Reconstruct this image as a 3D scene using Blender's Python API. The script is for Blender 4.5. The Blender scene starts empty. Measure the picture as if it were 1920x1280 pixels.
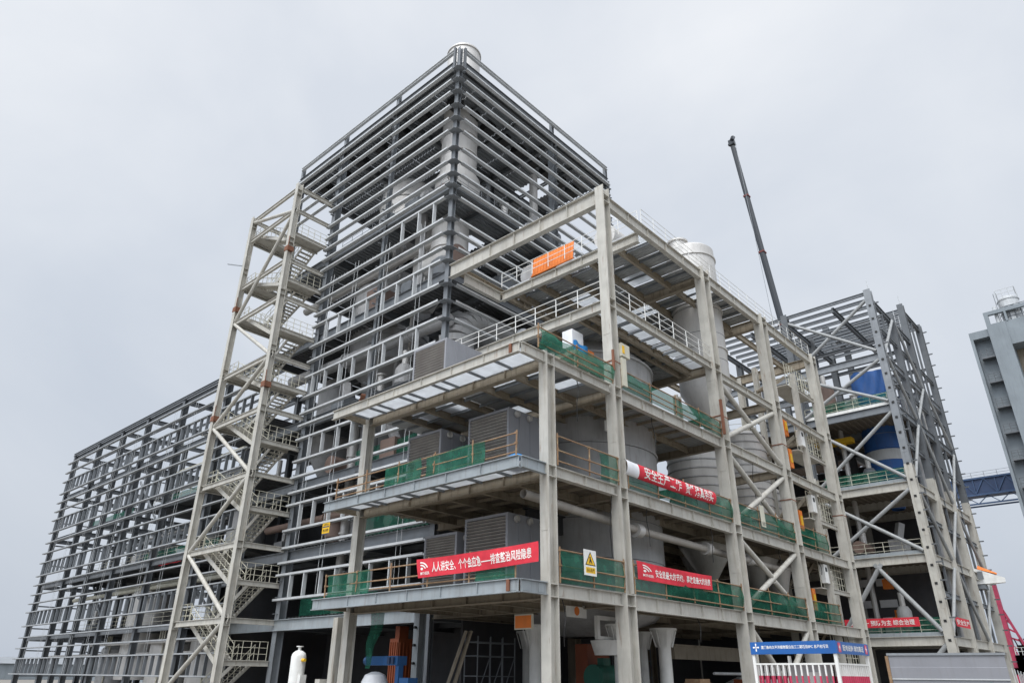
import bpy, math, random
from math import sin, cos, pi, radians, sqrt
from mathutils import Vector, Matrix

random.seed(7)
scene = bpy.context.scene
col = scene.collection

# ------------------------------------------------------------------ camera
CAMP = Vector((-23.156, -19.074, 1.6))
yaw, pitch, roll = radians(42.5728), radians(25.478), radians(0.505)
fwd = Vector((cos(pitch) * cos(yaw), cos(pitch) * sin(yaw), sin(pitch)))
rt = fwd.cross(Vector((0, 0, 1))).normalized()
up = rt.cross(fwd)
rt, up = cos(roll) * rt + sin(roll) * up, -sin(roll) * rt + cos(roll) * up
cam = bpy.data.objects.new('camera', bpy.data.cameras.new('camera'))
col.objects.link(cam)
m = Matrix((rt, up, -fwd)).transposed().to_4x4()
m.translation = CAMP
cam.matrix_world = m
cam.data.sensor_width = 36
cam.data.lens = 1316.4 / 1920 * 36
cam.data.clip_start = 0.1
cam.data.clip_end = 3000
scene.camera = cam

# ------------------------------------------------------------------ sky, sun, exposure
SUN_EL, SUN_AZ = radians(58), radians(196)          # toward the sun: azimuth measured from +X
world = bpy.data.worlds.new('World')
scene.world = world
world.use_nodes = True
nt = world.node_tree
nt.nodes.clear()
N, L = nt.nodes.new, nt.links.new
wo = N('ShaderNodeOutputWorld')
mixs = N('ShaderNodeMixShader')
bgs = N('ShaderNodeBackground'); bgs.inputs['Strength'].default_value = 0.1
sky = N('ShaderNodeTexSky'); sky.sky_type = 'NISHITA'; sky.sun_disc = False
sky.sun_elevation = SUN_EL; sky.sun_rotation = pi / 2 - SUN_AZ
sky.air_density = 1.5; sky.dust_density = 4
L(sky.outputs[0], bgs.inputs['Color'])
bgc = N('ShaderNodeBackground'); bgc.inputs['Strength'].default_value = 1.0
tc = N('ShaderNodeTexCoord')
mp = N('ShaderNodeMapping'); mp.inputs['Scale'].default_value = (1.0, 1.0, 1.25)
mp.inputs['Location'].default_value = (0.35, 0.2, 0.1)
L(tc.outputs['Generated'], mp.inputs['Vector'])
no = N('ShaderNodeTexNoise'); no.inputs['Scale'].default_value = 2.0; no.inputs['Detail'].default_value = 6
no.inputs['Roughness'].default_value = 0.5; no.inputs['Distortion'].default_value = 0.4
L(mp.outputs[0], no.inputs['Vector'])
sx = N('ShaderNodeSeparateXYZ'); L(tc.outputs['Generated'], sx.inputs[0])
# elevation gradient: hazy blue grey near the horizon, bright white cloud higher up
rg = N('ShaderNodeValToRGB')
e = rg.color_ramp.elements
e[0].position = 0.0; e[0].color = (0.49, 0.54, 0.62, 1)
e[1].position = 1.0; e[1].color = (0.84, 0.86, 0.90, 1)
e2 = rg.color_ramp.elements.new(0.25); e2.color = (0.63, 0.675, 0.745, 1)
e3 = rg.color_ramp.elements.new(0.5); e3.color = (0.745, 0.78, 0.835, 1)
L(sx.outputs['Z'], rg.inputs[0])
rc = N('ShaderNodeValToRGB')
e = rc.color_ramp.elements
e[0].position = 0.34; e[0].color = (0.885, 0.91, 0.945, 1)
e[1].position = 0.66; e[1].color = (1.09, 1.085, 1.075, 1)
L(no.outputs['Fac'], rc.inputs[0])
mu = N('ShaderNodeMix'); mu.data_type = 'RGBA'; mu.blend_type = 'MULTIPLY'; mu.inputs['Factor'].default_value = 1
L(rg.outputs[0], mu.inputs['A']); L(rc.outputs[0], mu.inputs['B'])
# the bright part of the overcast, round the veiled sun
dp = N('ShaderNodeVectorMath'); dp.operation = 'DOT_PRODUCT'
sd = Vector((cos(SUN_EL) * cos(SUN_AZ), cos(SUN_EL) * sin(SUN_AZ), sin(SUN_EL)))
dp.inputs[1].default_value = sd
L(tc.outputs['Generated'], dp.inputs[0])
mr = N('ShaderNodeMapRange'); mr.interpolation_type = 'SMOOTHSTEP'
mr.inputs['From Min'].default_value = 0.42; mr.inputs['From Max'].default_value = 1.0
mr.inputs['To Min'].default_value = 1.0; mr.inputs['To Max'].default_value = 3.6
L(dp.outputs['Value'], mr.inputs['Value'])
mg = N('ShaderNodeVectorMath'); mg.operation = 'SCALE'
L(mu.outputs['Result'], mg.inputs[0]); L(mr.outputs[0], mg.inputs['Scale'])
L(mg.outputs[0], bgc.inputs['Color'])
mixs.inputs[0].default_value = 0.96
L(bgs.outputs[0], mixs.inputs[1]); L(bgc.outputs[0], mixs.inputs[2]); L(mixs.outputs[0], wo.inputs[0])

sun = bpy.data.objects.new('sun', bpy.data.lights.new('sun', 'SUN'))
col.objects.link(sun)
sun.data.energy = 1.4; sun.data.angle = radians(25); sun.data.color = (1.0, 0.97, 0.92)
sun.rotation_euler = sd.to_track_quat('Z', 'Y').to_euler()
scene.view_settings.view_transform = 'Standard'
scene.view_settings.look = 'None'
scene.view_settings.gamma = 1
scene.view_settings.exposure = 0.04

# ------------------------------------------------------------------ materials
def base_mat(name):
    ma = bpy.data.materials.new(name); ma.use_nodes = True
    t = ma.node_tree; t.nodes.clear()
    return ma, t

def paint(name, c, rough=0.55, metal=0.0, var=0.12, dirt=0.35, dirt_col=(0.13, 0.10, 0.075), scale=1.2, streak=True, bump=0.0, spec=0.4, rust=0.0):
    """painted or galvanised surface: mottled colour, vertical dirt streaks with their own shape"""
    ma, t = base_mat(name)
    n, l = t.nodes.new, t.links.new
    o = n('ShaderNodeOutputMaterial'); b = n('ShaderNodeBsdfPrincipled'); l(b.outputs[0], o.inputs[0])
    g = n('ShaderNodeNewGeometry')
    a = n('ShaderNodeTexNoise'); a.inputs['Scale'].default_value = scale; a.inputs['Detail'].default_value = 6
    l(g.outputs['Position'], a.inputs['Vector'])
    r1 = n('ShaderNodeValToRGB'); r1.color_ramp.elements[0].position = 0.3; r1.color_ramp.elements[1].position = 0.7
    lo = [x * (1 - var) for x in c]; hi = [min(1, x * (1 + var)) for x in c]
    r1.color_ramp.elements[0].color = (*lo, 1); r1.color_ramp.elements[1].color = (*hi, 1)
    l(a.outputs['Fac'], r1.inputs[0])
    mp = n('ShaderNodeMapping'); mp.inputs['Scale'].default_value = (3.5, 3.5, 0.35 if streak else 3.5)
    l(g.outputs['Position'], mp.inputs['Vector'])
    s = n('ShaderNodeTexNoise'); s.inputs['Scale'].default_value = 1.3; s.inputs['Detail'].default_value = 8; s.inputs['Roughness'].default_value = 0.65
    l(mp.outputs[0], s.inputs['Vector'])
    r2 = n('ShaderNodeMapRange'); r2.inputs['From Min'].default_value = 0.51; r2.inputs['From Max'].default_value = 0.78
    r2.inputs['To Min'].default_value = 0; r2.inputs['To Max'].default_value = dirt
    l(s.outputs['Fac'], r2.inputs['Value'])
    mx = n('ShaderNodeMix'); mx.data_type = 'RGBA'; mx.inputs['B'].default_value = (*dirt_col, 1)
    l(r2.outputs[0], mx.inputs['Factor']); l(r1.outputs[0], mx.inputs['A'])
    res = mx.outputs['Result']
    if rust:                                                   # rust runs and scuffed patches
        mp2 = n('ShaderNodeMapping'); mp2.inputs['Scale'].default_value = (5.5, 5.5, 0.55); mp2.inputs['Location'].default_value = (3.1, 7.7, 1.3)
        l(g.outputs['Position'], mp2.inputs['Vector'])
        s2 = n('ShaderNodeTexNoise'); s2.inputs['Scale'].default_value = 1.0; s2.inputs['Detail'].default_value = 9; s2.inputs['Roughness'].default_value = 0.7
        l(mp2.outputs[0], s2.inputs['Vector'])
        r3 = n('ShaderNodeMapRange'); r3.inputs['From Min'].default_value = 0.60; r3.inputs['From Max'].default_value = 0.70
        r3.inputs['To Min'].default_value = 0; r3.inputs['To Max'].default_value = rust
        l(s2.outputs['Fac'], r3.inputs['Value'])
        m3 = n('ShaderNodeMix'); m3.data_type = 'RGBA'; m3.inputs['B'].default_value = (0.20, 0.105, 0.055, 1)
        l(r3.outputs[0], m3.inputs['Factor']); l(res, m3.inputs['A']); res = m3.outputs['Result']
    l(res, b.inputs['Base Color'])
    b.inputs['Roughness'].default_value = rough; b.inputs['Metallic'].default_value = metal
    b.inputs['Specular IOR Level'].default_value = spec
    if bump:
        bp = n('ShaderNodeBump'); bp.inputs['Strength'].default_value = bump; bp.inputs['Distance'].default_value = 0.03
        l(a.outputs['Fac'], bp.inputs['Height']); l(bp.outputs[0], b.inputs['Normal'])
    return ma

def sheer(name, c, trans=0.3, transl=0.5, lo=0.72):
    """thin sheet that passes some light: safety netting, fibreglass deck panels"""
    ma, t = base_mat(name)
    n, l = t.nodes.new, t.links.new
    o = n('ShaderNodeOutputMaterial')
    g = n('ShaderNodeNewGeometry')
    a = n('ShaderNodeTexNoise'); a.inputs['Scale'].default_value = 2.2; a.inputs['Detail'].default_value = 7
    l(g.outputs['Position'], a.inputs['Vector'])
    r = n('ShaderNodeValToRGB'); r.color_ramp.elements[0].position = 0.3; r.color_ramp.elements[1].position = 0.7
    r.color_ramp.elements[0].color = (*[x * lo for x in c], 1); r.color_ramp.elements[1].color = (*[min(1, x * (2 - lo)) for x in c], 1)
    l(a.outputs['Fac'], r.inputs[0])
    d = n('ShaderNodeBsdfDiffuse'); tl = n('ShaderNodeBsdfTranslucent'); m1 = n('ShaderNodeMixShader')
    l(r.outputs[0], d.inputs[0]); l(r.outputs[0], tl.inputs[0]); m1.inputs[0].default_value = transl
    l(d.outputs[0], m1.inputs[1]); l(tl.outputs[0], m1.inputs[2])
    if trans:
        tr = n('ShaderNodeBsdfTransparent'); m2 = n('ShaderNodeMixShader'); m2.inputs[0].default_value = trans
        l(m1.outputs[0], m2.inputs[1]); l(tr.outputs[0], m2.inputs[2]); l(m2.outputs[0], o.inputs[0])
    else:
        l(m1.outputs[0], o.inputs[0])
    return ma

M = {}
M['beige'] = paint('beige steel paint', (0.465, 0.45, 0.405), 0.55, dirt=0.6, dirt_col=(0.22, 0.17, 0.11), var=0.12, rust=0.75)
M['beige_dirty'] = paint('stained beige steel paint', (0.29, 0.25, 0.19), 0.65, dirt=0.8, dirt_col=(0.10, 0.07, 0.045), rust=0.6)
M['primer'] = paint('blue grey steel primer', (0.285, 0.315, 0.33), 0.5, dirt=0.45, rust=0.5)
M['dark'] = paint('dark grey steel primer', (0.12, 0.13, 0.14), 0.5, dirt=0.3)
M['mid'] = paint('mid grey steel primer', (0.18, 0.195, 0.21), 0.5, dirt=0.3)
M['galv'] = paint('galvanised steel', (0.50, 0.515, 0.52), 0.45, 0.1, dirt=0.35, dirt_col=(0.2, 0.2, 0.19), spec=0.5)
M['galv_mid'] = paint('weathered galvanised steel', (0.36, 0.375, 0.385), 0.5, 0.1, dirt=0.4, dirt_col=(0.15, 0.15, 0.14))
M['galv_dark'] = paint('dull galvanised steel', (0.24, 0.255, 0.27), 0.5, 0.2, dirt=0.3, dirt_col=(0.1, 0.1, 0.1))
M['deck'] = paint('galvanised deck sheet', (0.34, 0.35, 0.35), 0.5, 0.1, dirt=0.4, streak=False)
M['deck_shaded'] = paint('shade darkened ribbed deck sheet', (0.125, 0.13, 0.135), 0.5, 0.1, dirt=0.4, streak=False)  # colour lowered to put the interior shade into the decks
M['tan_steel'] = paint('dusty tan plate', (0.36, 0.335, 0.30), 0.5, dirt=0.4, dirt_col=(0.2, 0.16, 0.13))
M['deck_dirty_shaded'] = paint('stained and shade darkened deck sheet', (0.17, 0.145, 0.115), 0.7, dirt=0.6, streak=False)  # dirt tan, darkened further for the shaded undersides
M['frp'] = sheer('milky deck panel', (0.80, 0.82, 0.84), 0.0, 0.6, .93)
M['white'] = paint('white paint', (0.74, 0.74, 0.71), 0.45, dirt=0.3, dirt_col=(0.35, 0.3, 0.25))
M['cream'] = paint('cream rail paint', (0.55, 0.53, 0.43), 0.5, dirt=0.2)
M['vessel'] = paint('grey vessel plate', (0.37, 0.37, 0.37), 0.55, dirt=0.55, dirt_col=(0.17, 0.15, 0.13), var=0.12, rust=0.3)
M['steel'] = paint('pale stainless plate', (0.56, 0.545, 0.52), 0.42, 0.25, dirt=0.3, dirt_col=(0.25, 0.23, 0.2), var=0.06)
M['louver'] = paint('grey cooler casing', (0.25, 0.255, 0.275), 0.5, dirt=0.2, var=0.05)
M['slat'] = paint('louver slat', (0.33, 0.31, 0.29), 0.5, dirt=0.2)
M['rust'] = paint('rusty scaffold tube', (0.25, 0.155, 0.09), 0.8, dirt=0.8, dirt_col=(0.42, 0.34, 0.2), streak=False)
M['rustbar'] = paint('rusted steel', (0.20, 0.085, 0.05), 0.85, dirt=0.5, streak=False)
M['net'] = sheer('green safety netting', (0.045, 0.20, 0.135), 0.3, 0.5, .68)
M['red'] = paint('red banner cloth', (0.60, 0.03, 0.05), 0.75, dirt=0.2, dirt_col=(0.3, 0.02, 0.03), var=0.14, scale=3.0, bump=0.5)
M['lettering'] = paint('white lettering', (0.80, 0.78, 0.74), 0.7, dirt=0.05)
M['yellow'] = paint('yellow sign', (0.75, 0.45, 0.02), 0.55, dirt=0.1)
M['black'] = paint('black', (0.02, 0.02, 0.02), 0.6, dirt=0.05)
M['orange'] = paint('orange enamel', (0.75, 0.20, 0.03), 0.5, dirt=0.2)
M['orange_shaded'] = paint('shade darkened orange enamel', (0.20, 0.048, 0.016), 0.6, dirt=0.3)  # orange darkened so the colour carries the ground floor shade
M['blue'] = paint('blue enamel', (0.02, 0.10, 0.27), 0.45, dirt=0.2)
M['blue_sign'] = paint('blue sign board', (0.015, 0.10, 0.33), 0.4, dirt=0.1)
M['navy'] = paint('navy steel', (0.03, 0.055, 0.12), 0.55, dirt=0.25)
M['tarp'] = paint('blue tarpaulin', (0.02, 0.22, 0.55), 0.5, dirt=0.1)
M['magenta_red'] = paint('faded red crane paint', (0.50, 0.06, 0.12), 0.55, dirt=0.2)
M['pinkred'] = paint('red white bar paint', (0.55, 0.05, 0.11), 0.5, dirt=0.2)
M['conc'] = paint('grey concrete', (0.225, 0.255, 0.275), 0.8, dirt=0.45, dirt_col=(0.12, 0.13, 0.14), var=0.1, scale=0.4)
M['conc_pale'] = paint('pale concrete', (0.46, 0.47, 0.47), 0.8, dirt=0.3, scale=0.5)
M['shade_wall'] = paint('near black shade wall', (0.07, 0.07, 0.075), 0.8, dirt=0.3)  # near black colour standing in for the shade of deep interiors
M['container'] = paint('grey cabin sheet', (0.23, 0.235, 0.255), 0.45, dirt=0.2, var=0.05)
M['silo_blue'] = paint('deep blue silo paint', (0.025, 0.10, 0.31), 0.5, dirt=0.3)
M['collar_red'] = paint('dark red collar paint', (0.16, 0.035, 0.03), 0.6, dirt=0.4)
M['truss_blue'] = paint('blue grey truss paint', (0.045, 0.085, 0.17), 0.5, dirt=0.2)
M['tube'] = paint('grey tube paint', (0.31, 0.32, 0.32), 0.5, dirt=0.3)
M['boom'] = paint('dark boom paint', (0.022, 0.028, 0.036), 0.45, dirt=0.1)
M['ground'] = paint('dusty concrete ground', (0.20, 0.185, 0.165), 0.9, dirt=0.5, streak=False, scale=0.3, bump=0.3)
M['greenpaint'] = paint('green enamel', (0.03, 0.22, 0.14), 0.5, dirt=0.2)
M['deep_green'] = paint('dark green enamel', (0.015, 0.10, 0.07), 0.6, dirt=0.4)
M['brown'] = paint('brown duct plate', (0.20, 0.14, 0.115), 0.7, dirt=0.4)
M['plastic'] = paint('white plastic wrap', (0.75, 0.76, 0.78), 0.35, dirt=0.1)

# ------------------------------------------------------------------ mesh builder
class MB:
    def __init__(s): s.v, s.f, s.s = [], [], []
    def add(s, vs, fs, smooth=False):
        o = len(s.v); s.v += [tuple(p) for p in vs]
        for f in fs: s.f.append([i + o for i in f]); s.s.append(smooth)
        return s
    def box(s, a, b):
        x0, x1 = sorted((a[0], b[0])); y0, y1 = sorted((a[1], b[1])); z0, z1 = sorted((a[2], b[2]))
        return s.add([(x0, y0, z0), (x1, y0, z0), (x1, y1, z0), (x0, y1, z0), (x0, y0, z1), (x1, y0, z1), (x1, y1, z1), (x0, y1, z1)],
                     [(0, 3, 2, 1), (4, 5, 6, 7), (0, 1, 5, 4), (1, 2, 6, 5), (2, 3, 7, 6), (3, 0, 4, 7)])
    def prism(s, sec, p0, p1, upv=(0, 0, 1), sec1=None, smooth=False, caps=True):
        p0, p1 = Vector(p0), Vector(p1); d = (p1 - p0).normalized(); u = Vector(upv)
        if abs(d.dot(u)) > 0.99: u = Vector((0, 1, 0)) if abs(d.y) < 0.9 else Vector((1, 0, 0))
        a = d.cross(u).normalized(); b = a.cross(d); n = len(sec); sec1 = sec1 or sec
        vs = [p0 + a * x + b * y for x, y in sec] + [p1 + a * x + b * y for x, y in sec1]
        fs = [(i, (i + 1) % n, n + (i + 1) % n, n + i) for i in range(n)]
        s.add(vs, fs, smooth)
        if caps: s.add(vs, [list(range(n))[::-1], list(range(n, 2 * n))])
        return s
    def ibeam(s, p0, p1, h=0.5, w=0.3, tf=0.035, tw=0.03, upv=(0, 0, 1)):
        H, W, T = h / 2, w / 2, tw / 2
        sec = [(-W, -H), (W, -H), (W, -H + tf), (T, -H + tf), (T, H - tf), (W, H - tf), (W, H), (-W, H), (-W, H - tf), (-T, H - tf), (-T, -H + tf), (-W, -H + tf)]
        return s.prism(sec, p0, p1, upv)
    def bar(s, p0, p1, w, h, upv=(0, 0, 1)):
        return s.prism([(-w / 2, -h / 2), (w / 2, -h / 2), (w / 2, h / 2), (-w / 2, h / 2)], p0, p1, upv)
    def tube(s, p0, p1, r, n=8, r1=None, caps=True):
        c = [(r * cos(2 * pi * i / n), r * sin(2 * pi * i / n)) for i in range(n)]
        c1 = None if r1 is None else [(r1 * cos(2 * pi * i / n), r1 * sin(2 * pi * i / n)) for i in range(n)]
        return s.prism(c, p0, p1, sec1=c1, smooth=True, caps=caps)
    def lathe(s, c, prof, n=40, a0=0, a1=2 * pi):
        full = abs(a1 - a0 - 2 * pi) < 1e-6; k = n if full else n + 1
        vs = []
        for r, z in prof:
            for i in range(k):
                t = a0 + (a1 - a0) * i / n; vs.append((c[0] + r * cos(t), c[1] + r * sin(t), c[2] + z))
        fs = []
        for j in range(len(prof) - 1):
            for i in range(n):
                i2 = (i + 1) % k; fs.append((j * k + i, j * k + i2, (j + 1) * k + i2, (j + 1) * k + i))
        # split at sharp corners: repeat rings by flat faces
        return s.add(vs, fs, True)
    def sheet(s, fn, nu, nv, smooth=True):
        vs = [fn(i / nu, j / nv) for j in range(nv + 1) for i in range(nu + 1)]
        fs = [(j * (nu + 1) + i, j * (nu + 1) + i + 1, (j + 1) * (nu + 1) + i + 1, (j + 1) * (nu + 1) + i) for j in range(nv) for i in range(nu)]
        return s.add(vs, fs, smooth)
    def corr(s, x0, y0, x1, y1, z, along='x', period=0.35, depth=0.09):
        """trapezoid deck sheet, ribs running along the given axis"""
        a0, a1, b0, b1 = (y0, y1, x0, x1) if along == 'x' else (x0, x1, y0, y1)
        pts = []; n = max(2, int(abs(a1 - a0) / period)); st = (a1 - a0) / n
        for i in range(n):
            a = a0 + i * st
            pts += [(a, 0), (a + st * .38, 0), (a + st * .5, depth), (a + st * .88, depth)]
        pts.append((a1, 0))
        vs = []
        for a, d in pts:
            for b in (b0, b1): vs.append((b, a, z + d) if along == 'x' else (a, b, z + d))
        return s.add(vs, [(2 * i, 2 * i + 1, 2 * i + 3, 2 * i + 2) for i in range(len(pts) - 1)])
    def build(s, name, mat, parent=None, loc=None):
        me = bpy.data.meshes.new(name)
        off = Vector((0, 0, 0)); p = parent
        while p: off += p.location; p = p.parent
        if loc is not None: off += Vector(loc)
        me.from_pydata([(x - off[0], y - off[1], z - off[2]) for x, y, z in s.v], [], s.f)
        me.polygons.foreach_set('use_smooth', s.s)
        me.materials.append(M[mat] if isinstance(mat, str) else mat)
        me.update()
        o = bpy.data.objects.new(name, me); col.objects.link(o)
        if parent: o.parent = parent
        if loc is not None: o.location = loc
        if any(s.s):
            try: me.set_sharp_from_angle(angle=radians(35))
            except Exception: pass
        return o

def tag(o, label=None, cat=None, group=None, kind=None):
    if label: o['label'] = label
    if cat: o['category'] = cat; o['kind'] = 'thing'
    if group: o['group'] = group
    if kind: o['kind'] = kind
    return o
def thing(name, label, cat, loc=(0, 0, 0), group=None):
    o = bpy.data.objects.new(name, None); col.objects.link(o); o.location = loc
    return tag(o, label, cat, group)
def copy_tree(o, parent=None):
    c = o.copy(); col.objects.link(c)
    if parent: c.parent = parent
    for ch in list(o.children): copy_tree(ch, c)
    return c
def rail_mesh(path, h=1.15, rails=(1.15, 0.76, 0.38), step=1.5, r=0.03, kick=0.0, n=5):
    mb = MB()
    for a, b in zip(path[:-1], path[1:]):
        a, b = Vector(a), Vector(b); Ln = (b - a).length; k = max(1, round(Ln / step))
        for i in range(k + 1):
            p = a.lerp(b, i / k); mb.tube(p, p + Vector((0, 0, h)), r, n)
        for z in rails: mb.tube(a + Vector((0, 0, z)), b + Vector((0, 0, z)), r * 0.8, n)
        if kick: mb.bar(a + Vector((0, 0, kick / 2 + .02)), b + Vector((0, 0, kick / 2 + .02)), 0.012, kick)
    return mb
def text_mesh(body):
    c = bpy.data.curves.new('lettering', 'FONT'); c.body = body; c.resolution_u = 2; c.offset = 0.012
    o = bpy.data.objects.new('lettering', c); col.objects.link(o)
    dg = bpy.context.evaluated_depsgraph_get()
    me = bpy.data.meshes.new_from_object(o.evaluated_get(dg))
    vs = [v.co.copy() for v in me.vertices]; fs = [list(p.vertices) for p in me.polygons]
    bpy.data.objects.remove(o); bpy.data.curves.remove(c); bpy.data.meshes.remove(me)
    return vs, fs
def lettering(body, fn, u0, u1, v0, v1, parent, mat='lettering', bold=0.0, name='lettering'):
    """text laid on a surface fn(u,v)->point, filling u0..u1, v0..v1"""
    vs, fs = text_mesh(body)
    if not vs: return None
    x0 = min(v.x for v in vs); x1 = max(v.x for v in vs); y0 = min(v.y for v in vs); y1 = max(v.y for v in vs)
    mb = MB()
    mb.add([fn(u0 + (u1 - u0) * (v.x - x0) / (x1 - x0), v0 + (v1 - v0) * (v.y - y0) / (y1 - y0)) for v in vs], fs)
    return mb.build(name, mat, parent)

# ================================================================== ground
g = MB()
g.sheet(lambda u, v: (-400 + 1000 * u, -400 + 1000 * v, 0.0), 8, 8, False)
tag(g.build('ground', 'ground'), kind='structure')

# ================================================================== front steel frame (beige)
L1, L2, L3, L4, L5 = 5.05, 9.95, 15.2, 20.4, 27.4
CX = [0, 5.4, 17.3, 26.6, 36.8]
F = thing('steel_frame', 'beige open steel frame of columns and decks standing in front of the tall girted tower', 'steel frame', (0, 0, 0))
def hcol(mb, x, y, z0, z1, d, w, stiff=()):
    """H column, flanges facing +-X, web facing +-Y, with stiffener plates at the storeys"""
    t = 0.04
    mb.box((x - d / 2, y - w / 2, z0), (x - d / 2 + t, y + w / 2, z1)); mb.box((x + d / 2 - t, y - w / 2, z0), (x + d / 2, y + w / 2, z1))
    mb.box((x - d / 2 + t, y - .018, z0), (x + d / 2 - t, y + .018, z1))
    for z in stiff:
        for zz in (z - 0.06, z - 0.55):
            if z0 < zz < z1:
                mb.box((x - d / 2 + t, y - w / 2 + .01, zz - .018), (x + d / 2 - t, y - .018, zz + .018))
    for i in range(int((z1 - z0) / 6)):                       # splice plates with bolts
        zz = z0 + 1.1 + i * 6
        mb.box((x - d / 2 - .012, y - w * .36, zz), (x - d / 2, y + w * .36, zz + .5))
LV = (L1, L2, L3, L4, L5)
def fcol(x, y, z1, d=0.62, w=0.6, mat='beige', z0=0):
    mb = MB(); hcol(mb, x, y, z0, z1, d, w, LV); return mb.build('column', mat, F)
fcol(0, 0, L3 + .15, 0.56, 0.5); fcol(0, 13.4, L3 + .05, 0.5, 0.5)
MBc = MB(); hcol(MBc, 5.4, 0, 0, L1, 0.74, 0.68, LV); hcol(MBc, 5.4, 0, L1, 27.95, 0.62, 0.6, LV); MBc.build('column', 'beige', F)
fcol(17.3, 0, 27.75, 0.85, 0.72); fcol(26.6, 0, 27.6, 0.85, 0.75); fcol(36.8, 0, 27.6, 0.85, 0.75)
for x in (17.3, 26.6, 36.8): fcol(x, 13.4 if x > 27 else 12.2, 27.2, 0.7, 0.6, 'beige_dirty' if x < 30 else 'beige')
fcol(36.8, 6.7, 27.2, .5, .5)

def fbeam(p0, p1, h=0.5, w=0.3, mat='beige', name='beam'):
    mb = MB(); p0 = Vector(p0); p1 = Vector(p1)
    q = Vector((0, 0, -h / 2)); mb.ibeam(p0 + q, p1 + q, h, w)
    Ln = (p1 - p0).length; d = (p1 - p0) / Ln
    for e_ in (.12, Ln - .5):                                  # bolted end plates
        c = p0 + d * e_ + q
        if abs(d.x) > .5: mb.box((c.x, c.y - .03, c.z - h * .36), (c.x + .38, c.y + .03, c.z + h * .36))
        else: mb.box((c.x - .03, c.y, c.z - h * .36), (c.x + .03, c.y + .38, c.z + h * .36))
    for i in range(1, int(Ln / 2.2)):                          # web stiffeners
        c = p0 + d * (i * 2.2) + q
        if abs(d.x) > .5: mb.box((c.x - .01, c.y - w * .42, c.z - h * .44), (c.x + .01, c.y + w * .42, c.z + h * .44))
        else: mb.box((c.x - w * .42, c.y - .01, c.z - h * .44), (c.x + w * .42, c.y + .01, c.z + h * .44))
    return mb.build(name, mat, F)
# facade beams, y = 0
for z, h in ((L1, .55), (L2, .5), (L3, .5)):
    for a, b in zip(CX[:-1], CX[1:]):
        hh = h if a < 5 else h + .12
        fbeam((a + .4, 0, z), (b - .4, 0, z), hh, .32)
for a, b in zip(CX[1:-1], CX[2:]): fbeam((a + .4, 0, L4 - (0 if a < 17 else .35)), (b - .4, 0, L4 - (0 if a < 17 else .35)), .5, .3)
for a, b in zip(CX[1:-1], CX[2:]): fbeam((a + .4, 0, L5 + .1), (b - .4, 0, L5 + .1), .75, .32)
# cross beams, x = const
for x in CX:
    for z in (L1, L2, L3):
        if x == 5.4: continue
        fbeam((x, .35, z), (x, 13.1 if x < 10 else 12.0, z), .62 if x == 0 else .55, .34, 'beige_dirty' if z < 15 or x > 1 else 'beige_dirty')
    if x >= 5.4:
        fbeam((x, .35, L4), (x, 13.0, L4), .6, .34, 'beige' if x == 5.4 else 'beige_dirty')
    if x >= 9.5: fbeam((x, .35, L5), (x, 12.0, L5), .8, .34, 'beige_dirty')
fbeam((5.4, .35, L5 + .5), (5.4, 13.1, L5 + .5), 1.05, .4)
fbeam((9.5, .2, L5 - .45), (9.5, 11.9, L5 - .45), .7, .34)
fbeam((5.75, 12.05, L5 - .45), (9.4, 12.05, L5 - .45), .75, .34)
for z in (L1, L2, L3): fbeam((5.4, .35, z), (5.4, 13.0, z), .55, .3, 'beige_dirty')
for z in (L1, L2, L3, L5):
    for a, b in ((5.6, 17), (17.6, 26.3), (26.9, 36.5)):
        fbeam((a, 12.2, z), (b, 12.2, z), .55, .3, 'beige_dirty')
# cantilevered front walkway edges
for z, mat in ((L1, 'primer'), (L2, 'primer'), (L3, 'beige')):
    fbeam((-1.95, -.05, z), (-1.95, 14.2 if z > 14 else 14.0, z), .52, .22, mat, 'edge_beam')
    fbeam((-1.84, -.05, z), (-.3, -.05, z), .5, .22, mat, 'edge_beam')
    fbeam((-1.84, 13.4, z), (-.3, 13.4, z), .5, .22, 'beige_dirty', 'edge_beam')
for z in (L1, L3): MB().box((-2.0, .35, z - .47), (-2.075, .5, z - .03)).build('rusty_end_plate', 'rustbar', F)
# walkway cross bars and milky panels
for z in (L2, L3):
    y = 0.15; k = 0
    while y < 13.2:
        st = 1.85 if k % 2 == 0 or k % 5 == 1 else 0.75
        y2 = min(y + st, 13.2)
        MB().box((-1.84, y + .05, z - .16), (-.2, y2 - .05, z - .13)).build('deck_panel', 'frp', F)
        MB().bar((-1.84, y2, z - .2), (-.18, y2, z - .2), .07, .14).build('cross_bar', 'mid', F)
        y = y2; k += 1
# joists and decks
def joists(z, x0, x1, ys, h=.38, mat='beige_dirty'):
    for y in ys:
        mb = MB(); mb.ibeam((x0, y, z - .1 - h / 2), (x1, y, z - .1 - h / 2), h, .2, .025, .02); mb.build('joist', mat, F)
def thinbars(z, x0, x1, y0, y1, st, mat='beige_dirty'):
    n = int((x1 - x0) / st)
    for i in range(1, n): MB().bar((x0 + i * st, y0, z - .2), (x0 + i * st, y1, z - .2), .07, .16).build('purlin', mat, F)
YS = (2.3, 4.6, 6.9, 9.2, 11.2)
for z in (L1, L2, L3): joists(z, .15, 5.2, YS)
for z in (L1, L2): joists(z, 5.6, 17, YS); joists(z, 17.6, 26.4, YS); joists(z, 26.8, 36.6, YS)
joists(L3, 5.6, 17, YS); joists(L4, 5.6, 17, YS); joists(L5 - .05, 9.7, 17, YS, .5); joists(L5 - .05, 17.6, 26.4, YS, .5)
joists(L5 - .05, 26.8, 36.6, (2.3, 6.9), .5)
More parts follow.
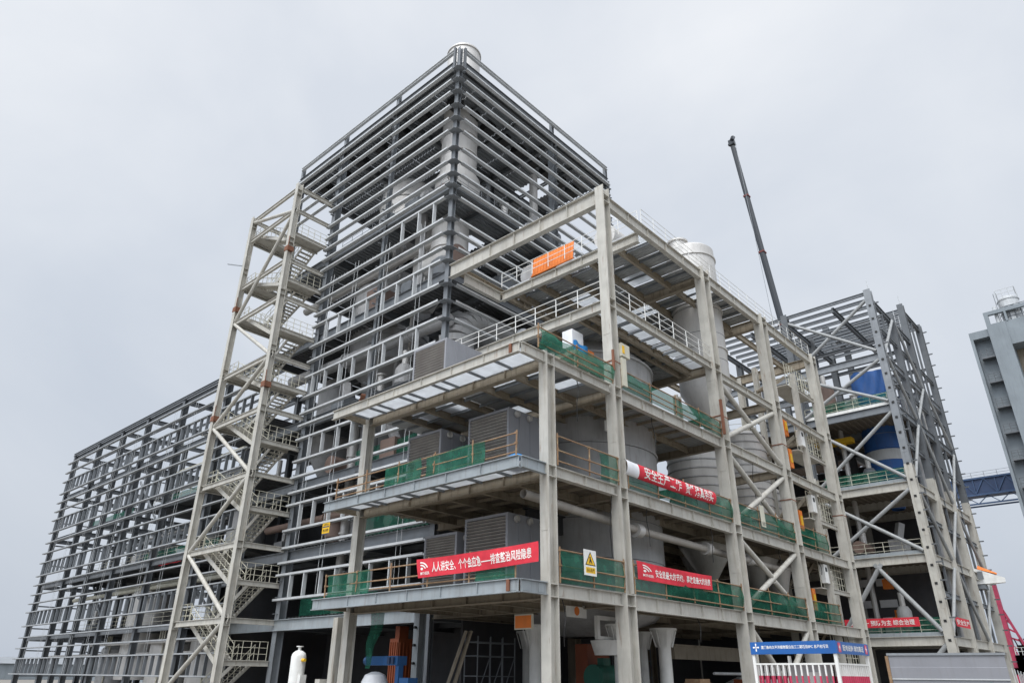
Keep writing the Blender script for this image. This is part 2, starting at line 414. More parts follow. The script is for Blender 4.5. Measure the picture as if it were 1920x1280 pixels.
for z in (L1, L2, L3): thinbars(z, .2, 5.2, .2, 13, 1.15, 'mid' if z > 14 else 'beige_dirty'); thinbars(z, 5.6, 17, .2, 12, 1.3)
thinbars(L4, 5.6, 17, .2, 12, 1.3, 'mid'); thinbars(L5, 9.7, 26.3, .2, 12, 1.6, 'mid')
def deck(z, x0, x1, y0, y1, mat, along='y'):
    mb = MB(); mb.corr(x0, y0, x1, y1, z - .12, along, .3, .07); mb.box((x0, y0, z - .04), (x1, y1, z - .01)); mb.build('floor_deck', mat, F)
deck(L1, -1.8, 36.6, .18, 13.3, 'deck_dirty_shaded'); deck(L2, -.15, 36.6, .18, 13.3, 'deck_dirty_shaded')
for i in range(4):
    for j in range(6):
        a = (-.1 + i * 1.33, .2 + j * 2.2, L3 - .11); b = (1.2 + i * 1.33, 2.36 + j * 2.2, L3 - .08)
        MB().box(a, b).build('deck_panel', 'frp' if (i * 5 + j * 3) % 7 in (0, 3) else 'deck', F)
deck(L3, 5.6, 17.1, .18, 12.9, 'deck')
for x in [5.75 + i * 1.27 for i in range(9)]: MB().box((x, .2, L4 - .1), (x + 1.1, 1.35, L4 - .07)).build('deck_panel', 'frp', F)
fbeam((5.75, 1.5, L4 - .15), (16.9, 1.5, L4 - .15), .42, .26, 'beige_dirty')
deck(L4, 5.6, 17.1, 1.7, 12.9, 'deck')
for i in range(11):
    for j in range(5):
        if (i * 7 + j * 3) % 6 == 0: MB().box((9.7 + i * 1.5, .3 + j * 2.3, L5 - .1), (11.1 + i * 1.5, 2.4 + j * 2.3, L5 - .07)).build('deck_panel', 'frp', F)
mb = MB()
for i in range(11):
    for j in range(5):
        if (i * 7 + j * 3) % 6: mb.corr(9.7 + i * 1.5, .3 + j * 2.3, 11.15 + i * 1.5, 2.55 + j * 2.3, L5 - .1, 'y', .3, .06)
mb.build('floor_deck', 'deck', F)
# round cross braces in the third bay
def brace(p0, p1, r=.17, parent=F, mat='beige', name='brace'):
    mb = MB(); mb.tube(p0, p1, r, 12); p0, p1 = Vector(p0), Vector(p1); d = (p1 - p0).normalized()
    for p, s in ((p0, 1), (p1, -1)): mb.bar(p - d * s * .35, p + d * s * .35, .03, .34)
    return mb.build(name, mat, parent)
lv = [0.1, L1, L2, L3, L4 - .35]
for i, (za, zb) in enumerate(zip(lv[:-1], lv[1:])):
    a, b = 17.75, 26.15; ha, hb = za + .25, zb - .75
    if i == 0:
        brace((a, -.02, hb), (21.95, -.02, 1.2)); brace((b, -.02, hb), (21.95, -.02, 1.2)); continue
    cx, cz = (a + b) / 2, (ha + hb) / 2
    brace((a, -.02, ha), (b, -.02, hb)); brace((a, -.02, hb), (cx - .15, -.02, cz + .13)); brace((cx + .15, -.02, cz - .13), (b, -.02, ha))
# white guardrails of the upper decks
rail_mesh([(5.15, .3, L4), (5.15, 13.0, L4)]).build('guardrail', 'white', F)
rail_mesh([(5.8, -.12, L4), (17.0, -.12, L4)]).build('guardrail', 'white', F)
rail_mesh([(9.4, .1, L5), (9.4, 11.9, L5)]).build('guardrail', 'white', F)
rail_mesh([(9.5, -.1, L5 + .1), (36.6, -.1, L5 + .1)], r=.022).build('guardrail', 'white', F)
rail_mesh([(26.8, 12, L5), (36.6, 12, L5)], r=.022).build('guardrail', 'white', F)
# rust bands strapped round columns
for x, y, z, d, w in ((5.4, 0, 16.5, .62, .6), (17.3, 0, 16.6, .85, .72), (26.6, 0, 12.9, .85, .75), (26.6, 0, 16.9, .85, .75), (36.8, 0, 13.4, .85, .75)):
    mb = MB(); mb.box((x - d / 2 - .03, y - w / 2 - .03, z), (x + d / 2 + .03, y - w / 2 - .015, z + .07)); mb.box((x - d / 2 - .045, y - w / 2 - .03, z), (x - d / 2 - .015, y + w / 2 + .03, z + .07))
    mb.build('rusty_strap', 'rustbar', F)
MB().box((4.98, -.42, 15.9), (5.08, -.3, 17.1)).build('rusty_clamp', 'rustbar', F); MB().box((16.6, -.6, 15.3), (16.75, -.45, 17.6)).build('rusty_clamp', 'rustbar', F)

# ================================================================== tower with girts
GZ = [47.4, 46.1, 44.8, 43.3, 41.95, 40.7, 38.9, 37.6, 36.4, 35.3, 34.2, 32.2, 31.0, 29.7, 28.6, 26.66, 25.3, 23.9, 22.1, 20.7, 19.65, 18.5, 16.7, 15.4, 14.2, 13.25, 11.35, 10.07, 9.0, 8.15, 6.45]
TX, TY = [5.7, 17.9, 26.7], [13.7, 21.8, 29.9, 37.6]
T = thing('girted_tower', 'tall square tower of dark steel columns wrapped in close rows of pale girts', 'tower frame', (5.7, 13.7, 0))
for x in TX:
    for y in TY:
        edge = x == 5.7 or y == 13.7
        slim = (y == 21.8 and x == 5.7)
        mb = MB(); cr = (x, y) == (5.7, 13.7); hcol(mb, x, y, 0, 48.3, .36 if slim or cr else .6, .3 if slim else .4 if cr else .55)
        if edge: hcol(mb, x, y, 48.3, 50.0, .32, .32)
        for k in range(38 if edge else 0):                        # girt cleats
            z = 5.5 + k * 1.12
            if cr: continue
            if x == 5.7: mb.box((x - .62, y - .1, z), (x - .3, y + .1, z + .03))
            if y == 13.7 and z > 24: mb.box((x - .1, y - .62, z), (x + .1, y - .3, z + .03))
        if cr:
            for z in GZ:
                mb.box((5.08, 13.25, z - .125), (5.86, 13.9, z - .1)); mb.box((5.2, 13.07, z - .1251), (5.96, 13.24, z - .1001))
        mb.build('column', 'mid' if cr else 'dark' if (x, y) == (5.7, 13.7) or not edge else 'mid', T)
def girt(p0, p1, outv, h=.17, w=.30):
    """channel girt lying flat: thin outer lip, wide dark underside"""
    mb = MB(); p0, p1, o = Vector(p0), Vector(p1), Vector(outv)
    q = o * (w / 2); t = .018
    def pl(a, b):
        mb.box(a, b)
    lo = Vector((0, 0, -h / 2)); hi = Vector((0, 0, h / 2))
    mb.box(p0 + lo - q, p1 + lo + q + Vector((0, 0, t)))                 # underside web
    mb.box(p0 + lo + q, p1 + hi + q - o * t)                             # outer lip
    mb.box(p0 + lo - q, p1 + hi - q + o * t)                             # inner lip
    return mb
for z in GZ:
    y1 = 37.4 if z > 41 else 30.3
    girt((5.21, 13.95, z), (5.21, y1, z), (-1, 0, 0)).build('girt', 'galv', T)
    if z > 41.5 or z > 22.0:
        girt((6.0, 13.21, z), (26.6, 13.21, z), (0, -1, 0)).build('girt', 'galv', T)
for z0, z1, ya, yb in ((34.2, 32.2, 14.3, 19), (28.6, 26.66, 14.3, 29.5), (23.9, 22.1, 15.3, 29.5), (18.5, 16.7, 14.5, 29.5), (13.25, 11.35, 14.5, 29.5), (8.15, 6.45, 14.5, 29.5)):
    y = ya + .8; k = 0
    while y < yb:
        mb = MB(); mb.box((5.06, y - .05, z1 + .1), (5.34, y + .05, z0 - .1)); mb.build('mullion', 'galv', T)
        y += 2.0 if k % 2 else 1.75; k += 1
for y in (16.1, 20.4, 24.5, 28):                                          # sag rods hung through the girts
    for dy in (0, .45):
        MB().tube((5.2, y + dy, 33), (5.2, y + dy + .1, 6.4 if y < 25 else 10.2), .017, 4).build('sag_rod', 'galv', T)
# parapet and roof
for z, h, mat in ((49.85, .35, 'galv'), (48.4, .95, 'dark')):
    mb = MB(); mb.ibeam((5.45, 13.9, z - h / 2), (5.45, 37.5, z - h / 2), h, .24); mb.build('parapet_beam', mat, T)
    mb = MB(); mb.ibeam((5.9, 13.45, z - h / 2), (26.7, 13.45, z - h / 2), h, .24); mb.build('parapet_beam', mat, T)
for x, y in ((5.4, 14.0), (6.0, 13.4)): MB().box((x - .1, y - .1, 47.2), (x + .1, y + .1, 49.95)).build('corner_post', 'dark', T)
for z in (47.9, 36.0, 28.0, 20.4, 15.2, 10.0, 5.2):
    for x in TX:
        if z < 20 and x > 20: continue
        mb = MB(); mb.ibeam((x, 13.9, z - .45), (x, 37.4, z - .45), .7, .32); mb.build('beam', 'mid' if x < 6 else 'dark', T)
    for y in TY:
        if z < 20 and y > 30: continue
        mb = MB(); mb.ibeam((5.9, y, z - .4), (26.5, y, z - .4), .7, .32); mb.build('beam', 'dark', T)
    for x in (9.8, 13.8, 22.2):
        if z > 17 or x < 14:
            mb = MB(); mb.ibeam((x, 13.9, z - .3), (x, 37.4, z - .3), .4, .2); mb.build('joist', 'dark', T)
    mb = MB()
    x0 = 6.0 if z != 36.0 else 5.9
    holes = {47.9: [(3, 2), (6, 1), (7, 4)], 36.0: [(1, 1), (2, 1), (1, 2), (2, 2), (6, 0)], 28.0: [(1, 1), (2, 1), (1, 2), (2, 2), (2, 3)], 20.4: [(1, 2), (2, 2)]}.get(z, [])
    nx, ny = 8, 6; sx_, sy_ = (26.6 - x0) / nx, (37.5 - 13.8) / ny
    for i in range(nx):
        for j in range(ny):
            if (i, j) in holes: continue
            if z == 15.2 and (i + j) % 5 == 0: continue
            mb.corr(x0 + i * sx_, 13.8 + j * sy_, x0 + (i + 1) * sx_ - .02, 13.8 + (j + 1) * sy_ - .02, z, 'x', .42, .12)
    mb.build('floor_deck', 'galv_dark' if z in (36.0, 47.9) else 'deck_shaded', T)
for i in range(9):                                                        # black square boxes hung below the roof
    MB().box((7.6 + i * 2.1, 16.2, 47.0), (8.6 + i * 2.1, 17.3, 47.8)).build('roof_box', 'black', T)
for i in range(6): MB().box((7.0, 19.5 + i * 3.1, 47.0), (7.9, 20.5 + i * 3.1, 47.8)).build('roof_box', 'black', T)
mb = MB(); mb.ibeam((5.4, 13.9, 4.75), (5.4, 37.6, 4.75), .75, .3); mb.build('beam', 'primer', T)
rail_mesh([(6.2, 14.2, 36.1), (6.2, 29, 36.1)], r=.025).build('guardrail', 'galv_dark', T)
rail_mesh([(6.2, 14.2, 36.1), (26, 14.2, 36.1)], r=.025).build('guardrail', 'galv_dark', T)
rail_mesh([(7, 14.5, 28.1), (25, 14.5, 28.1)], r=.025).build('guardrail', 'galv_dark', T)

# walls added to block the sky and darken interiors, then the tower's process vessels
def single(name, mb, mat, label, cat, group=None):
    return tag(mb.build(name, mat), label, cat, group)
mb = MB(); mb.box((15.2, 14.2, 0), (15.4, 37.4, 14.6)); single('wall', mb, 'shade_wall', 'added shade wall deep inside the lower storeys of the girted tower', 'wall')
mb = MB(); mb.box((16.0, 38.4, 0), (16.2, 61, 16.8)); single('wall', mb, 'shade_wall', 'added shade wall inside the near half of the long left frame', 'wall')
mb = MB(); mb.box((5.9, 37.9, 0), (15.2, 38.1, 9.6)); single('wall', mb, 'shade_wall', 'added shade wall between the girted tower and the long left frame', 'wall')
mb = MB(); mb.box((8, 13.3, 0), (36.1, 13.45, 4.9)); single('wall', mb, 'shade_wall', 'added shade wall at the back of the ground floor behind the flared pillars', 'wall')
mb = MB(); mb.box((26.9, 13.3, 5.2), (36.4, 13.45, 14.4)); single('wall', mb, 'shade_wall', 'added shade wall at the back of the lower decks, right end of beige frame', 'wall')
mb = MB(); mb.box((36.2, 3.2, 5.2), (36.4, 13.2, 9.3)); single('wall', mb, 'shade_wall', 'added shade wall closing the right end of the first deck of the beige frame', 'wall')
mb = MB(); mb.box((36.2, 1.2, 0), (36.4, 13.2, 4.9)); single('wall', mb, 'shade_wall', 'added shade wall closing the ground floor below the right end of the beige frame', 'wall')

def vessel(name, c, prof, mat, label, cat, rings=(), n=44, rmat=None):
    t = thing(name, label, cat, (c[0], c[1], prof[0][1]))
    MB().lathe((c[0], c[1], 0), prof, n).build('shell', mat, t)
    for (r0, z0), (r1, z1) in zip(prof[:-1], prof[1:]):         # raised weld seams on the straight courses
        if abs(r0 - r1) < .12 and z1 - z0 > 3:
            for k in range(1, int((z1 - z0) / 2.1)):
                z = z0 + k * 2.1; rr = r0 + (r1 - r0) * (z - z0) / (z1 - z0); MB().lathe((c[0], c[1], 0), [(rr - .01, z - .035), (rr + .022, z), (rr - .01, z + .035)], n).build('weld_seam', 'mid', t)
    if rings:
        for r, z in rings: MB().lathe((c[0], c[1], 0), [(r - .02, z), (r + .1, z), (r + .1, z + .12), (r - .02, z + .12)], n).build('flange', rmat or mat, t)
    return t
vessel('stack', (10, 18), [(.9, 37.2), (1.95, 39.4), (1.95, 40.4), (1.62, 40.6), (1.55, 48), (1.55, 48.4), (1.55, 55.8), (1.5, 55.8), (1.5, 55)], 'steel', 'pale steel stack whose round top pokes out above the tower corner', 'stack', ((1.55, 52), (1.55, 55.5), (1.58, 45), (1.6, 43)))
vessel('process_vessel', (11.0, 27.0), [(0.5, 23.6), (2.0, 24.2), (3.4, 25.4), (3.4, 32.4), (3.2, 33.3), (2.3, 34.3), (1.0, 34.8), (0, 34.9)], 'vessel', 'broad grey vessel with a domed top in the middle of the tower', 'vessel', ((3.4, 28), (3.4, 32.2)))
vessel('process_vessel', (11.0, 26.6), [(0.5, 9), (2.7, 11), (2.7, 20.6), (2.4, 21.8), (1.4, 22.8), (0, 23.1)], 'vessel', 'lower domed grey vessel behind the window openings of the tower', 'vessel', ((2.7, 15), (2.7, 19.8)))
vessel('process_vessel', (11.6, 26.4), [(1.2, 36.2), (2.9, 37.2), (2.9, 42.6), (2.6, 44.0), (1.6, 45.1), (0, 45.5)], 'steel', 'upper pale domed vessel high in the tower, under the roof', 'vessel', ((2.9, 39), (2.9, 42.2)))
vessel('process_vessel', (13.6, 19.0), [(0.8, 20.6), (2.6, 22), (2.6, 27.6), (2.2, 29.4), (1.2, 30.2), (0, 30.5)], 'vessel', 'grey round topped vessel just right of the tower corner post', 'vessel', ((2.6, 25),))
t = thing('duct_box', 'pale square duct with a sloping foot high in the tower beside the corner post', 'duct', (9, 20, 28.3))
mb = MB(); mb.box((8.2, 18.6, 31.0), (10.4, 21.0, 36.0)); mb.prism([(-1.1, -1.2), (1.1, -1.2), (1.1, 1.2), (-1.1, 1.2)], (9.3, 19.8, 31), (9.3, 20.6, 28.4), (0, 1, 0), sec1=[(-.5, -.6), (.5, -.6), (.5, .6), (-.5, .6)]); mb.build('duct', 'steel', t)
vessel('process_vessel', (8.6, 17.0), [(0.4, 29.3), (1.5, 30.4), (1.5, 34.5), (.6, 35.6)], 'steel', 'slim cone ended vessel just inside the tower corner', 'vessel', ((1.5, 32),))
vessel('process_vessel', (9.5, 32.0), [(.5, 16), (1.6, 18), (1.6, 24), (1.1, 25.2), (0, 25.6)], 'vessel', 'small grey vessel behind the stair side of the girted tower', 'vessel', ((1.6, 21),))
# elbow duct and drums seen through the right hand girts
t = thing('elbow_duct', 'big rounded grey elbow duct behind the girts over the white railed deck', 'duct', (9.5, 16, 20.5))
mb = MB(); pts = [Vector((8.6, 15.6, 20.5)), Vector((8.6, 15.6, 23.4))]
for i in range(1, 8):
    a = i / 7 * pi / 2; pts.append(Vector((8.6 + 2.4 * (1 - cos(a)), 15.6, 23.4 + 2.4 * sin(a))))
pts.append(Vector((15, 15.6, 25.8)))
for a, b in zip(pts[:-1], pts[1:]): mb.tube(a, b, 1.25, 20)
mb.build('duct', 'vessel', t)
mb = MB(); mb.box((12.2, 14.3, 20.6), (14.0, 15.2, 24.2)); mb.box((12.6, 14.4, 24.2), (13.4, 15.0, 25.4)); mb.build('casing', 'vessel', t)
t = thing('drum', 'brown ended horizontal drum behind the girts right of the tower corner', 'drum', (9, 15.5, 30.4))
MB().tube((8.2, 15.4, 31.0), (8.2, 18.5, 31.0), 1.1, 24).build('shell', 'steel', t); MB().tube((8.2, 15.36, 31.0), (8.2, 15.3, 31.0), 1.0, 24).build('end_plate', 'brown', t)
t = thing('drum', 'grey drum lying behind the orange screen on the upper deck', 'drum', (11, 9.5, 27.5))
MB().tube((10.4, 10.2, 28.3), (13.2, 10.2, 28.3), .75, 22).build('shell', 'vessel', t)
for i, (x, y, z, l_) in enumerate(((14, 15.2, 30.5, 'dark fan casing on the tower deck behind the top beige beam'), (20, 15.3, 31.0, 'dark fan casing near the right edge of the tower'))):
    t = thing('fan_casing', l_, 'fan', (x, y, 28.2))
    mb = MB(); mb.tube((x, y, z), (x, y + 1.6, z), 1.5, 22); mb.box((x - .2, y + .2, 28.2), (x + 1.9, y + 1.5, z - .6)); mb.build('casing', 'dark', t)
    mb = MB(); mb.box((x + 1.9, y, 28.2), (x + 3.2, y + 1.4, 29.6)); mb.build('motor', 'brown', t)
# a few ducts and pipes crossing the tower
for i, (p0, p1, r, mt, lb) in enumerate((
        ((7.5, 15, 33.0), (7.5, 36, 33.0), .35, 'steel', 'pale horizontal pipe running along the tower under the upper deck'),
        ((7.2, 15, 25.0), (7.2, 36, 25.6), .5, 'vessel', 'thick grey pipe running behind the girts at mid height'),
        ((7.0, 15, 12.3), (7.0, 36, 12.3), .3, 'brown', 'brown pipe running behind the girts low in the tower'),
        ((10.5, 29.0, 10), (10.5, 29.0, 46), .45, 'vessel', 'tall grey riser pipe near the stair side of the tower'),
        ((19.0, 17.0, 20), (19.0, 17.0, 46), .4, 'steel', 'tall pale riser pipe at the right of the tower'),
        ((8.0, 26.5, 5.2), (8.0, 26.5, 20), .35, 'steel', 'pale riser pipe in the lower tower behind the girts'))):
    mb = MB(); mb.tube(p0, p1, r, 14)
    d = (Vector(p1) - Vector(p0)); 
    for k in range(1, 5):
        c = Vector(p0) + d * (k / 5); u = d.normalized() * .06; mb.tube(c - u, c + u, r * 1.3, 14)
    single('pipe', mb, mt, lb, 'pipe')

rnd = random.Random(21)
def deck_machine(i, x, y, z, lab, grp):
    t = thing('deck_machine', lab, 'machine', (x, y, z), grp)
    a, b, c = rnd.uniform(.8, 1.8), rnd.uniform(.8, 1.8), rnd.uniform(1.0, 2.6); mt = rnd.choice(('vessel', 'mid', 'steel', 'brown', 'dark', 'vessel'))
    if i % 3 == 0:
        MB().lathe((x, y, 0), [(.2, z + .1), (a * .6, z + .8), (a * .6, z + c + .8), (a * .4, z + c + 1.2), (0, z + c + 1.3)], 22).build('shell', mt, t)
        MB().tube((x, y, z + c + 1.2), (x, y, z + c + 2.4), .25, 12).build('duct', 'steel', t)
    elif i % 3 == 1:
        MB().tube((x - a, y, z + 1.0), (x + a, y, z + 1.0), b * .45, 18).build('drum', mt, t)
        MB().box((x - a * .7, y - .4, z), (x + a * .7, y + .4, z + .8)).build('stand', 'dark', t)
        MB().lathe((x + a * .3, y, 0), [(.3, z + 1.2), (.3, z + 2.6), (.45, z + 2.7), (.45, z + 2.8)], 14).build('nozzle', 'steel', t)
    else:
        MB().box((x - a * .6, y - b * .6, z), (x + a * .6, y + b * .6, z + c)).build('casing', mt, t)
        MB().bar((x, y, z + c), (x + rnd.uniform(-1, 1), y + rnd.uniform(-1, 1), z + c + 1.6), .6, .6).build('duct', 'vessel', t)
k = 0
for z in (10.1, 15.3, 20.5, 28.1, 36.1):
    for q in range(4):
        deck_machine(k, rnd.uniform(7.0, 8.2), 15.4 + q * 3.7 + rnd.uniform(0, 1), z, 'piece of plant standing on a deck behind the left hand girts of the tower', 'plant behind the left tower girts'); k += 1
for z in (20.5, 28.1, 36.1):
    for q in range(4):
        deck_machine(k, 12.6 + q * 3.6 + rnd.uniform(0, 1), rnd.uniform(15.2, 16.6), z, 'piece of plant standing on a deck behind the right hand girts of the tower', 'plant behind the right tower girts'); k += 1
for q in range(10):
    x, y = (rnd.uniform(7.2, 10), rnd.uniform(15, 29)) if q % 2 else (rnd.uniform(9, 25), rnd.uniform(14.8, 17)); z0 = rnd.choice((20.5, 28.1)); r = rnd.uniform(.12, .32)
    mb = MB(); mb.tube((x, y, z0), (x, y, z0 + 8), r, 10); mb.tube((x, y, z0 + 7.6), (x + 2, y + 2, z0 + 9.5), r, 10)
    single('pipe', mb, rnd.choice(('steel', 'vessel', 'cream')), 'bent riser pipe climbing between the decks of the girted tower', 'pipe', 'riser pipes in the tower')

# ================================================================== long left hall frame
HY = [45.5, 55.3, 64.6, 72.0, 79.6, 88.3]
Hh = thing('hall_frame', 'long low dark steel frame with thin girts stretching away to the left', 'steel frame', (5.7, 45.5, 0))
for y in HY:
    for x in (5.8, 9.7, 13.5, 24):
        mb = MB(); hcol(mb, x, y, 0, 28.4 if x < 20 else 25, .55, .5); mb.build('column', 'dark', Hh)
HZ = [27.25, 25.95, 24.7, 23.1, 21.9, 20.75, 19.6, 18.0, 16.7, 15.4, 14.2, 12.6, 11.5, 10.35, 9.3, 8.3, 6.7, 5.4, 4.2, 3.06, 1.4]
for z in HZ:
    girt((5.3, 38.4, z), (5.3, 89.2, z), (-1, 0, 0), .13, .3).build('girt', 'galv_mid', Hh)
for z in HZ[::2] + [28.4]:
    girt((5.8, 88.65, z - .2), (24, 88.65, z - .2), (0, 1, 0), .14, .26).build('girt', 'galv_dark', Hh)
for z in HZ[1:12:3]:
    girt((24.4, 39, z), (24.4, 88.5, z), (1, 0, 0), .15, .26).build('girt', 'dark', Hh)
mb = MB(); mb.ibeam((5.5, 38.4, 28.45), (5.5, 88.6, 28.45), .35, .2); mb.build('eave_beam', 'dark', Hh)
mull = []
for z0, z1 in ((24.7, 23.1), (19.6, 18.0), (14.2, 12.6), (8.3, 6.7), (3.06, 1.4)):
    y = 39.3
    while y < 88:
        if min(abs(y - c) for c in HY) > .45: mull.append((y, z0, z1))
        y += 1.42
mull.sort(); rest = MB()
for k, (y, z0, z1) in enumerate(mull):
    mb = rest if k >= 100 else MB(); mb.box((5.16, y - .05, z1 + .07), (5.44, y + .05, z0 - .07))
    if k < 100: mb.build('mullion', 'mid', Hh)
rest.build('mullions', 'mid', Hh)['kind'] = 'stuff'
for y in [41 + i * 4.9 for i in range(10)]:
    for dy in (0, .5): MB().tube((5.25, y + dy, 27.2), (5.25, y + dy, 1.5), .014, 4).build('sag_rod', 'galv', Hh)
for z in (28.1, 22.6, 17.0, 11.3, 5.3):
    for y in HY:
        if z > 18 and z < 25 and y in (55.3, 72.0): continue
        mb = MB(); mb.ibeam((5.9, y, z), (24, y, z), .5, .25); mb.build('beam', 'dark', Hh)
    for x in (5.85, 13.5, 24):
        mb = MB(); mb.ibeam((x, 38.4, z), (x, 88.3, z), .5, .25); mb.build('beam', 'mid' if x < 6 else 'dark', Hh)
for x in (8.3, 10.9, 16.5, 20):
    mb = MB(); mb.ibeam((x, 38.4, 28.3), (x, 88.3, 28.3), .25, .15); mb.build('purlin', 'dark', Hh)
for z, ya, yb in ((17.1, 38.6, 62), (11.4, 38.6, 82), (5.4, 38.6, 76), (22.7, 38.6, 50)):
    mb = MB(); mb.corr(6.2, ya, 20, yb, z + .2, 'x', .5, .1); mb.build('floor_deck', 'deck_shaded', Hh)
for ya, yb, za, zb in ((55.3, 64.6, 11.3, 17), (64.6, 72, 17, 22.6), (45.5, 55.3, 5.3, 11.3), (72, 79.6, 5.3, 11.3), (64.6, 55.3, .3, 5.3)):
    brace((9, ya, za), (9, yb, zb), .13, Hh, 'mid')
for z in (17.3, 11.6, 5.6, 22.9):
    rail_mesh([(6.6, 38.8, z), (6.6, 74 if z < 16 else 60, z)], r=.022, step=2.2).build('guardrail', 'cream', Hh)
tanks = ((9.5, 62, 1, 9.5, 2.2), (9.0, 54, .2, 4.6, 2.0), (10.5, 48, .2, 4.8, 2.4), (10, 70, .2, 4.4, 1.6), (9.5, 44.5, 11.6, 15.6, 1.7), (9.5, 52, 11.6, 15, 1.4))
words = ('tall grey tank rising through the first deck of the left frame', 'squat grey tank on the ground inside the left frame', 'widest squat tank on the ground nearest the stair tower', 'small squat tank far along the left frame', 'grey vessel on the second deck of the left frame near the stairs', 'small vessel on the second deck of the left frame')
for (x, y, z0, z1, r), w in zip(tanks, words):
    t = thing('tank', w, 'tank', (x, y, z0))
    MB().lathe((x, y, 0), [(0, z0), (r, z0), (r, z1 - .5), (r * .7, z1), (0, z1 + .2)], 28).build('shell', 'steel' if r > 1.9 else 'vessel', t)
    mb = MB()
    for k in range(3): mb.tube((x - r * .8, y - r * .7 + k * .5, z0 + .2), (x - r * .8, y - r * .7 + k * .5, z1 + .8), .07, 8)
    mb.build('pipe', 'cream', t)
HB0, HBZ = 50.2, 11.12
rnd = random.Random(5)
for i in range(16):                                                        # small machines on the hall decks
    y = rnd.uniform(39.5, 80); z = rnd.choice((5.7, 11.7, 11.7, 17.3)); y = min(y, 60) if z > 17 else y; x = rnd.uniform(7.5, 12)
    t = thing('deck_machine', 'small grey machine on a deck of the long left frame', 'machine', (x, y, z), 'small machines on the left frame decks')
    mb = MB(); a, b, c = rnd.uniform(.7, 1.6), rnd.uniform(.8, 2.2), rnd.uniform(.8, 2.4); mb.box((x, y, z), (x + a, y + b, z + c)); mb.build('casing', rnd.choice(('vessel', 'mid', 'steel', 'galv_dark')), t)
    if i % 2: MB().tube((x + a / 2, y + b / 2, z + c), (x + a / 2, y + b / 2, z + c + 1.6), .22, 10).build('duct', 'steel', t)
    else: MB().tube((x + a / 2, y + b, z + c * .5), (x + a / 2, y + b + 1.2, z + c * .5), .35, 12).build('motor', 'dark', t)
for i in range(9):
    z = (4.2, 8.6, 9.6, 15.3, 15.9, 20.6, 3.3, 14.6, 10.2)[i]; x = 6.8 + .8 * (i % 5); y0_ = 39 + 3 * (i % 4); y1_ = y0_ + (30, 22, 38, 18, 26, 14, 40, 20, 33)[i]
    single('pipe', MB().tube((x, y0_, z), (x, y1_, z), .12 + .05 * (i % 3), 10), ('steel', 'mid', 'cream')[i % 3], 'long thin pipe running under a deck of the left frame', 'pipe', 'pipes under the left frame decks')
mb = MB(); mb.sheet(lambda u, v: (6.45 + .05 * sin(9 * u), HB0 + 5.0 * u, HBZ + .75 * v + .02 * sin(20 * u)), 14, 2)
t = thing('banner', 'small red banner with white characters on the left frame behind the stairs', 'banner', (6.5, 48, 11.7))
bfn = lambda u, v: (6.41 + .05 * sin(9 * (1 - u)), HB0 + 5.0 - 5.0 * u, HBZ + .75 * v)
mb.build('cloth', 'red', t); lettering('人人讲安全', bfn, .06, .95, .2, .8, t)
for i, (ya, yb, z, w) in enumerate(((44, 60, 11.6, 'green netting along the second deck of the left frame'), (66, 78, 17.3, 'green netting high in the far part of the left frame'), (46, 56, 17.3, 'green netting on the third deck of the left frame near the stairs'))):
    mb = MB(); mb.sheet(lambda u, v: (6.8 + .06 * sin(23 * u), ya + (yb - ya) * u, z + 1.1 * v), 24, 2); single('safety_net', mb, 'net', w, 'safety net')

# ================================================================== left stair tower
S = thing('stair_tower', 'beige steel stair tower with zigzag braces and caged landings against the left facade', 'stair tower', (1.7, 30.1, 0))
SX, SY0, SY1 = 1.7, 30.1, 38.0
for y in (SY0, SY1):
    mb = MB(); hcol(mb, SX, y, 0, 41.8, .5, .46, [5.13 + 5.15 * i for i in range(8)])
    mb.build('column', 'beige', S)
main = [5.13, 10.2, 15.35, 20.5, 25.0, 30.4, 34.0, 39.2]
half = [2.47, 7.64, 12.8, 17.95, 22.7, 27.5, 32.2, 36.8]
for z in sorted(main + half):
    mb = MB(); mb.ibeam((SX + .25, SY0, z - .2), (5.35, SY0, z - .2), .36, .2); mb.build('beam', 'beige', S)
for z in main + [41.6]:
    mb = MB(); mb.ibeam((SX, SY0 + .25, z - .22), (SX, SY1 - .25, z - .22), .4, .2); mb.build('beam', 'beige', S)
    mb = MB(); mb.ibeam((SX + .25, SY1, z - .2), (5.35, SY1, z - .2), .36, .2); mb.build('beam', 'beige', S)
mb = MB(); mb.ibeam((SX + .25, SY0, 41.4), (5.35, SY0, 41.4), .36, .2); mb.build('beam', 'beige', S)
nodes = [(SY1, .2), (SY0, 5.0), (SY1, 10.0), (SY0, 15.1), (SY1, 20.3), (SY0, 24.8), (SY1, 30.2), (SY0, 38.9), (SY1, 41.2)]
for (ya, za), (yb, zb) in zip(nodes[:-1], nodes[1:]):
    brace((SX - .02, ya, za), (SX - .02, yb, zb), .16, S, 'beige')
def landing(z, ya, yb, cage_y):
    mb = MB(); mb.box((SX + .3, ya, z - .07), (5.2, yb, z)); mb.bar((SX + .3, ya + .1, z - .16), (5.2, ya + .1, z - .16), .1, .18); mb.bar((SX + .3, yb - .1, z - .16), (5.2, yb - .1, z - .16), .1, .18)
    o = mb.build('landing', 'beige', S)
    path = [(5.2, cage_y, z), (SX + .35, cage_y, z), (SX + .35, yb if cage_y == ya else ya, z)]
    rail_mesh(path, 1.2, (1.2, .8, .4), .62, .024).build('guardrail', 'cream', o)
